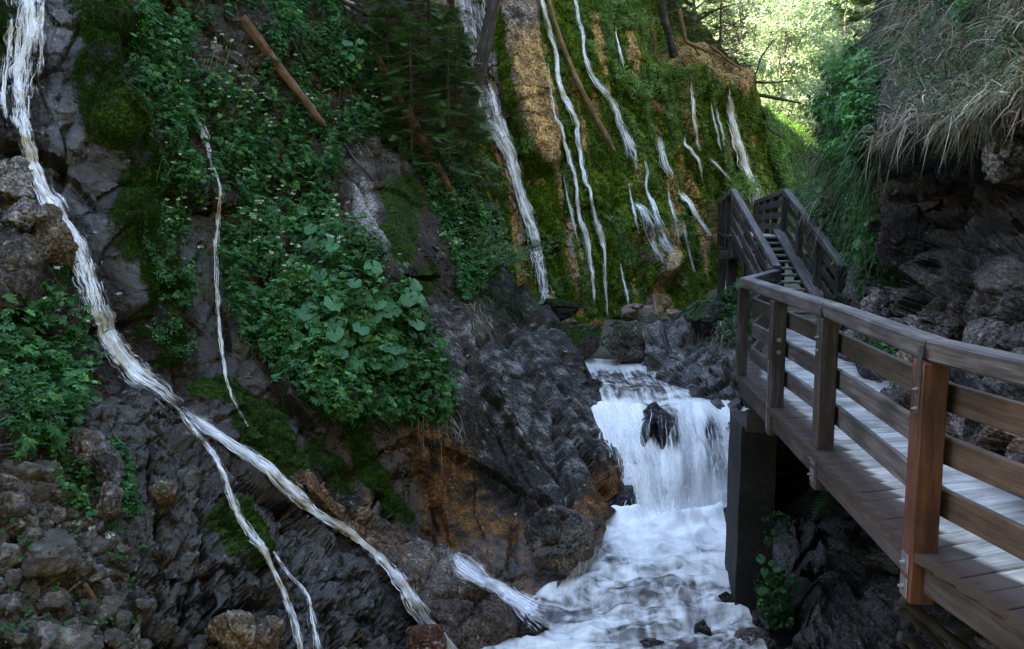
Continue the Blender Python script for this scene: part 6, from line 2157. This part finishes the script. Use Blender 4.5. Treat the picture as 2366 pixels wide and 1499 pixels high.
def spruce(base, H, r0, seed, label, group, levels=None, name="young_spruce", mesh_key=None, dens=1.0, trunk_mat=None, spray=0.30, needle=None, start=0.06, per=6, lean_=(0, 0)):
    e = tag(empty(name, base), label, "tree", group)
    key = mesh_key if mesh_key is not None else seed
    if key not in _spr:
        g, BV = spruce_crown(H, r0, levels or int(H * 4.5), seed, per, dens, spray=spray, start=start)
        V, T, R = join_geo([g])
        cm = mesh_np("crown", V, tris=T, attrs=dict(rnd=R), smooth=False)
        cm.materials.append(needle or M_NEEDLE)
        v, t, r = wood_lines(BV)
        bm_ = mesh_np("branches", v, tris=t, attrs=dict(rnd=r), smooth=False)
        bm_.materials.append(M_TWIG)
        tv, tr, tq, lc = tube_geo([(0, 0, -0.4), (0.02, 0, H * 0.5), (0, 0, H)], [0.011 * H + 0.012, 0.007 * H + 0.008, 0.006], 8, 20, 0.05, seed)
        tm = mesh_np("trunk", tv, tris=tr, quads=tq, attrs=dict(lc=lc))
        tm.materials.append(trunk_mat or M_BARK)
        _spr[key] = (cm, bm_, tm)
    for nm, me in zip(("crown", "branches", "trunk"), _spr[key]):
        o = bpy.data.objects.new(nm, me)
        COL.objects.link(o)
        o.parent = e
        if nm == "branches":
            o["kind"] = "stuff"
    e.rotation_euler = (lean_[0], lean_[1], seed * 1.3)
    return e


gsp = "young spruces on the upper slope"
spruce(on(AB, 955, 380), 2.5, 0.85, 1, "dark young spruce above the broken log, its trunk showing", gsp)
spruce(on(AB, 1040, 430), 3.3, 0.95, 2, "young spruce just left of the white waterfall, lowest of the group", gsp)
spruce(on(AB, 1062, 330), 2.3, 0.7, 3, "young spruce beside the base of the leaning trunk", gsp)
spruce(on(AB, 890, 215), 2.4, 0.9, 4, "young spruce with drooping twigs left of the broken log", gsp)
spruce(on(AB, 985, 215), 3.4, 0.9, 5, "taller young spruce under the pale grey trunk", gsp)

# dead brown twig layer low inside the spruces
px, py = sample([(860,30),(1090,60),(1100,420),(980,430),(900,280)], 700)
g, n = AB.lookup(px, py)
g = g + n * RNG.uniform(0.2, 0.9, len(px))[:, None]
tip = g + RNG.normal(size=g.shape) * np.array([0.35, 0.25, 0.18]) - UP * 0.1
tag(geo_obj("dead_twigs", [wood_lines(list(zip(g, tip)), 0.006, 0.55)], M_TWIG), "brown dead twigs tangled among the young spruces", "twigs", None, "stuff")

# broadleaf bush reaching over the river from the slab
bb = on(AB, 1120, 640)
bush = tag(empty("leafy_bush", bb), "pale green bush stretching out from the slab before the waterfall foot", "bush")
tips = [at(1300, 555, 14.6), at(1255, 575, 14.4), at(1210, 545, 14.6), at(1180, 590, 14.3), at(1150, 520, 14.8), at(1110, 550, 14.6), at(1085, 600, 14.4), at(1225, 600, 14.2)]
lp = []
for i, t in enumerate(tips):
    mid = bb + (t - bb) * 0.5 + UP * 0.15
    tube("branch", np.array([bb, mid, t]), [0.022, 0.014, 0.004], M_BARK, bush, bb, sides=6, n=14, seed=i)
    for j in range(42):
        u = RNG.uniform(0.3, 1.02)
        c = bb + (t - bb) * u + UP * 0.6 * u * (1 - u) + RNG.normal(size=3) * np.array([0.13, 0.13, 0.09])
        lp.append(c)
lp = np.array(lp)
nn = normalize(UP + np.array([0, -0.5, 0]) + 0.4 * RNG.normal(size=lp.shape))
M_BUSH = leaf_material("bush_leaves", (0.030, 0.085, 0.030), (0.075, 0.18, 0.065), (0.15, 0.27, 0.11), 0.3)
cr = geo_obj("crown", [scatter_geo(CLUS + PINN, lp - bb, frames(nn), RNG.uniform(0.07, 0.13, len(lp)), RNG.random(len(lp)))], M_BUSH, bush)

# ---- brush, roots and an uprooted stump on top of the far cliff
e = tag(empty("overhanging_tree", at(1555, 120, 24.3)), "brown leafless tree with twisted roots overhanging the cliff top", "tree")
eo = np.array(e.location)
root_paths = [[(1545,60,8),(1550,100,16),(1565,150,20),(1572,170,14)], [(1512,40,6),(1505,70,7),(1515,100,8),(1508,150,6)], [(1570,20,8),(1580,70,9),(1585,95,9),(1610,108,8),(1640,120,6),(1665,130,4)],
              [(1640,105,5),(1660,120,6),(1690,145,5),(1715,160,4)], [(1600,100,5),(1625,140,5),(1660,180,4)], [(1492,145,4),(1510,170,5),(1512,195,4),(1535,215,3)], [(1560,150,6),(1572,180,6),(1560,230,4)],
              [(1575,140,4),(1600,165,4),(1615,172,3)], [(1530,0,14),(1535,40,16),(1545,80,18)]]
for i, rp in enumerate(root_paths):
    P = np.array([at(a, b, 24.0 + 0.004 * (a - 1500) - 0.3 * (i % 3)) for a, b, w in rp])
    tube("root" if i % 3 else "limb", P, [w * 0.5 * 24.2 / F_PX for a, b, w in rp], M_ROOT if i not in (0, 8) else M_BARK, e, eo, sides=7, n=22, rough=0.14, seed=i)
A0, B0 = [], []
for c in range(26):
    base = at(RNG.uniform(1540, 1700), RNG.uniform(20, 170), RNG.uniform(24.5, 27.0))
    for j in range(26):
        a = base + RNG.normal(size=3) * 0.35
        d = np.array([RNG.uniform(-0.3, 1.3), RNG.uniform(-0.6, 0.4), RNG.uniform(-0.5, 0.7)])
        A0.append(a); B0.append(a + d * RNG.uniform(0.4, 1.1))
tw = geo_obj("twigs", [(lambda g: (g[0] - eo, g[1], np.clip(g[2] + np.repeat(RNG.normal(size=len(g[0]) // 4) * 0.25, 4), 0, 1)))(wood_lines(list(zip(A0, B0)), 0.010, 0.55))], M_TWIG, e)
tw["kind"] = "stuff"
for (pts, lab) in (([(1725,215,10),(1770,222,9),(1810,230,7),(1850,238,4)], "dark dead branch poking out over the green spur"), ([(1700,140,5),(1740,185,6),(1790,190,5),(1830,185,3)], "bare arching branch before the sunlit trees"),
                   ([(1690,205,6),(1740,180,5),(1760,130,4),(1790,90,3)], "bare upright branch at the cliff top edge"), ([(1735,215,7),(1765,265,6),(1780,300,5),(1815,320,3)], "bare branch drooping before the green spur")):
    P = np.array([at(a, b, 27.0 + 0.3 * i) for i, (a, b, w) in enumerate(pts)])
    o = tube("dead_branch", P, [w * 0.5 * 27.0 / F_PX for a, b, w in pts], M_BARK, None, P[0], sides=6, n=20, rough=0.1, seed=int(pts[0][0]))
    tag(o, lab, "branch")
    A0, B0 = [], []
    for j in range(26):
        u = RNG.uniform(0.3, 1.0) * (len(P) - 1)
        a = P[int(u)] + (P[min(int(u) + 1, len(P) - 1)] - P[int(u)]) * (u - int(u))
        A0.append(a - P[0]); B0.append(a - P[0] + RNG.normal(size=3) * np.array([0.4, 0.3, 0.35]) + np.array([0.15, 0, 0.1]))
    t_ = geo_obj("twigs", [wood_lines(list(zip(A0, B0)), 0.008, 0.35)], M_TWIG, o)
    t_["kind"] = "stuff"


# ---- broadleaf trees
_bch = {}


def broadleaf(base, H, W_, seed, label, group, key=None, leaf=(0.22, 0.42), nclump=46, per=110, name="beech_tree", mat=None, trunk=None, low=0.25, tr=0.012):
    e = tag(empty(name, base), label, "tree", group)
    key = key if key is not None else seed
    if key not in _bch:
        rg = np.random.default_rng(seed)
        P, S = [], []
        V_, T_, Q_, L_, b = [], [], [], [], 0
        def add(geo):
            nonlocal b
            v, t, q, l = geo
            V_.append(v); T_.append(t + b); Q_.append(q + b); L_.append(l); b += len(v)
        add(tube_geo([(0, 0, -0.5), (rg.normal() * 0.2, rg.normal() * 0.2, H * 0.5), (rg.normal() * 0.3, rg.normal() * 0.3, H * 0.95)], [tr * H, tr * 0.6 * H, 0.02], 9, 20, 0.06, seed))
        for c in range(nclump):
            z = H * (low + (1 - low) * rg.random() ** 0.9)
            a = rg.uniform(0, 6.283)
            rr = W_ * math.sqrt(rg.random()) * (0.45 + 0.55 * math.sin(math.pi * min(1, max(0.05, (z / H - low) / (1 - low) * 0.8 + 0.15))))
            cen = np.array([math.cos(a) * rr, math.sin(a) * rr, z])
            add(tube_geo([(0, 0, z * 0.75), cen * np.array([0.5, 0.5, 1]) - UP * 0.05 * H * 0.5, cen], [0.05, 0.03, 0.01], 5, 8, 0.05, c))
            k_ = int(per * rg.uniform(0.6, 1.3))
            sz = W_ * rg.uniform(0.14, 0.27)
            P.append(cen + rg.normal(size=(k_, 3)) * np.array([sz, sz, sz * 0.45]))
        P = np.vstack(P)
        nn = normalize(UP + 0.55 * rg.normal(size=P.shape))
        g = scatter_geo(CLUS, P, frames(nn), rg.uniform(leaf[0], leaf[1], len(P)), np.clip(0.5 + 0.28 * rg.normal(size=len(P)), 0, 1))
        cm = mesh_np("crown", g[0], tris=g[1], attrs=dict(rnd=g[2]), smooth=False)
        cm.materials.append(mat or M_BEECH)
        tm = mesh_np("trunk", np.vstack(V_), tris=np.vstack(T_), quads=np.vstack(Q_), attrs=dict(lc=np.vstack(L_)))
        tm.materials.append(trunk or M_BARKG)
        _bch[key] = (cm, tm)
    for nm, me in zip(("crown", "trunk"), _bch[key]):
        o = bpy.data.objects.new(nm, me)
        COL.objects.link(o)
        o.parent = e
    e.rotation_euler = (0, 0, seed * 2.1)
    return e


def gpt(px, d):
    x_ = (px - CX) / F_PX * d
    return np.array([x_, d, ground_z(np.array([x_]), np.array([float(d)]))[0]])


gb = "sunlit trees beyond the gorge"
broadleaf(gpt(1790, 36), 9.5, 2.6, 1, "bright green beech rising behind the green spur", gb)
broadleaf(gpt(1880, 40), 8.0, 2.4, 2, "leafy beech in the gap left of the right wall", gb)
broadleaf(gpt(1700, 40), 13.0, 3.2, 3, "tall beech behind the brown brush at the top", gb)
broadleaf(gpt(1850, 50), 14.0, 3.4, 4, "high beech crown in the middle of the sunlit gap", gb, key=3)
broadleaf(gpt(1955, 48), 10.0, 3.0, 5, "beech just beyond the edge of the right wall", gb, key=1)
broadleaf(gpt(1760, 52), 15.0, 3.6, 6, "tall pale beech far behind the spur", gb, key=3)
broadleaf(gpt(1990, 62), 14.0, 3.6, 7, "distant beech at the right of the sunlit gap", gb, key=1)
broadleaf(gpt(1620, 50), 16.0, 4.0, 8, "beech crown showing above the cliff top", gb, key=3)
broadleaf(gpt(1900, 68), 15.0, 4.0, 9, "far beech between the two thin bare trunks", gb, key=2)
broadleaf(gpt(1820, 75), 17.0, 4.5, 10, "farthest beech low on the sunlit hillside", gb, key=3)
broadleaf(gpt(2060, 55), 14.0, 3.6, 11, "beech mostly hidden behind the right wall", gb, key=2)
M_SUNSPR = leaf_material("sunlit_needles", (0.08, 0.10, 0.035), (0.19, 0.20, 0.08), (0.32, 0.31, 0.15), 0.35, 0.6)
gt = "tall spruces beyond the gorge"
for i, (px, d, H) in enumerate(((1851, 43, 17), (1929, 46, 18), (1972, 58, 20), (1800, 60, 20), (1890, 82, 20), (1745, 72, 20), (2010, 80, 20), (1945, 90, 20), (1850, 100, 20), (1660, 62, 20))):
    lab = ("thin pale spruce trunk left of the taller bare one", "thin grey spruce trunk running up through the sunlit gap", "sunlit spruce right of the thin grey trunk", "spruce behind the left beeches in the gap", "far spruce on the bright hillside centre",
           "far spruce behind the brown brush", "far spruce at the right wall edge", "distant spruce high on the hillside right of centre", "most distant spruce in the gap", "spruce behind the cliff top")[i]
    spruce(gpt(px, d), H, 2.3, 20 + i, lab, gt, levels=26, name="tall_spruce", mesh_key=20 + (i % 2), dens=0.55, trunk_mat=M_BARKG, spray=0.75, needle=M_SUNSPR, start=0.22, per=5)
# saplings and scrub over the valley floor
pts = np.stack([RNG.uniform(1600, 2080, 900), RNG.uniform(30, 80, 900)], -1)
Pz = np.array([gpt(a, b) for a, b in pts])
Pz = np.repeat(Pz, 9, 0) + RNG.normal(size=(len(Pz) * 9, 3)) * np.array([0.6, 0.6, 0.35]) + UP * 0.6
nn = normalize(UP + 0.5 * RNG.normal(size=Pz.shape))
tag(geo_obj("scrub", [scatter_geo(CLUS, Pz, frames(nn), RNG.uniform(0.25, 0.5, len(Pz)), np.clip(0.5 + 0.3 * RNG.normal(size=len(Pz)), 0, 1))], M_BEECH), "sunlit scrub on the valley floor beyond the gorge", "scrub", None, "stuff")
# leafy branches over the cliff top
broadleaf(at(1600, 70, 27.5) - UP * 1.5, 6.0, 2.4, 31, "light green young beech on the cliff top above the brown roots", "trees on the cliff top", leaf=(0.10, 0.2), per=70, nclump=26, low=0.35)
broadleaf(at(1480, 30, 26.0) - UP * 1.5, 6.0, 2.0, 32, "young beech at the top edge above the mossy cliff", "trees on the cliff top", key=31)
spruce(at(1545, 110, 26.2) - UP * 0.5, 5.0, 1.5, 33, "dark ragged spruce on the cliff top behind the roots", "trees on the cliff top", dens=0.7)
spruce(at(1660, 190, 27.2) - UP * 0.5, 4.0, 1.5, 34, "low dark spruce at the cliff edge above the strong waterfall", "trees on the cliff top", dens=0.7)
spruce(at(2035, 60, 15.2), 3.0, 0.8, 35, "small dark conifer on top of the right wall edge", None, dens=0.8)

# dead wood caught under the walkway at the lower right
for i, (pts, lab) in enumerate(((((2085,1385,26),(2140,1430,24),(2200,1475,22),(2290,1540,20)), "pale grey dead branch under the red post"), (((2078,1470,24),(2105,1480,26),(2135,1520,24)), "short grey driftwood stump at the bottom edge right of the dark void"),
                                (((2072,1405,14),(2110,1430,18),(2180,1500,16)), "thinner dead branch beside the pale one"))):
    P = np.array([at(a, b, 4.35 + 0.05 * i) for a, b, w in pts])
    tag(tube("driftwood", P, [w * 0.5 * 4.35 / F_PX for a, b, w in pts], M_DRIFT, None, P[0], sides=10, n=30, rough=0.22, seed=40 + i), lab, "branch", "dead branches under the walkway")
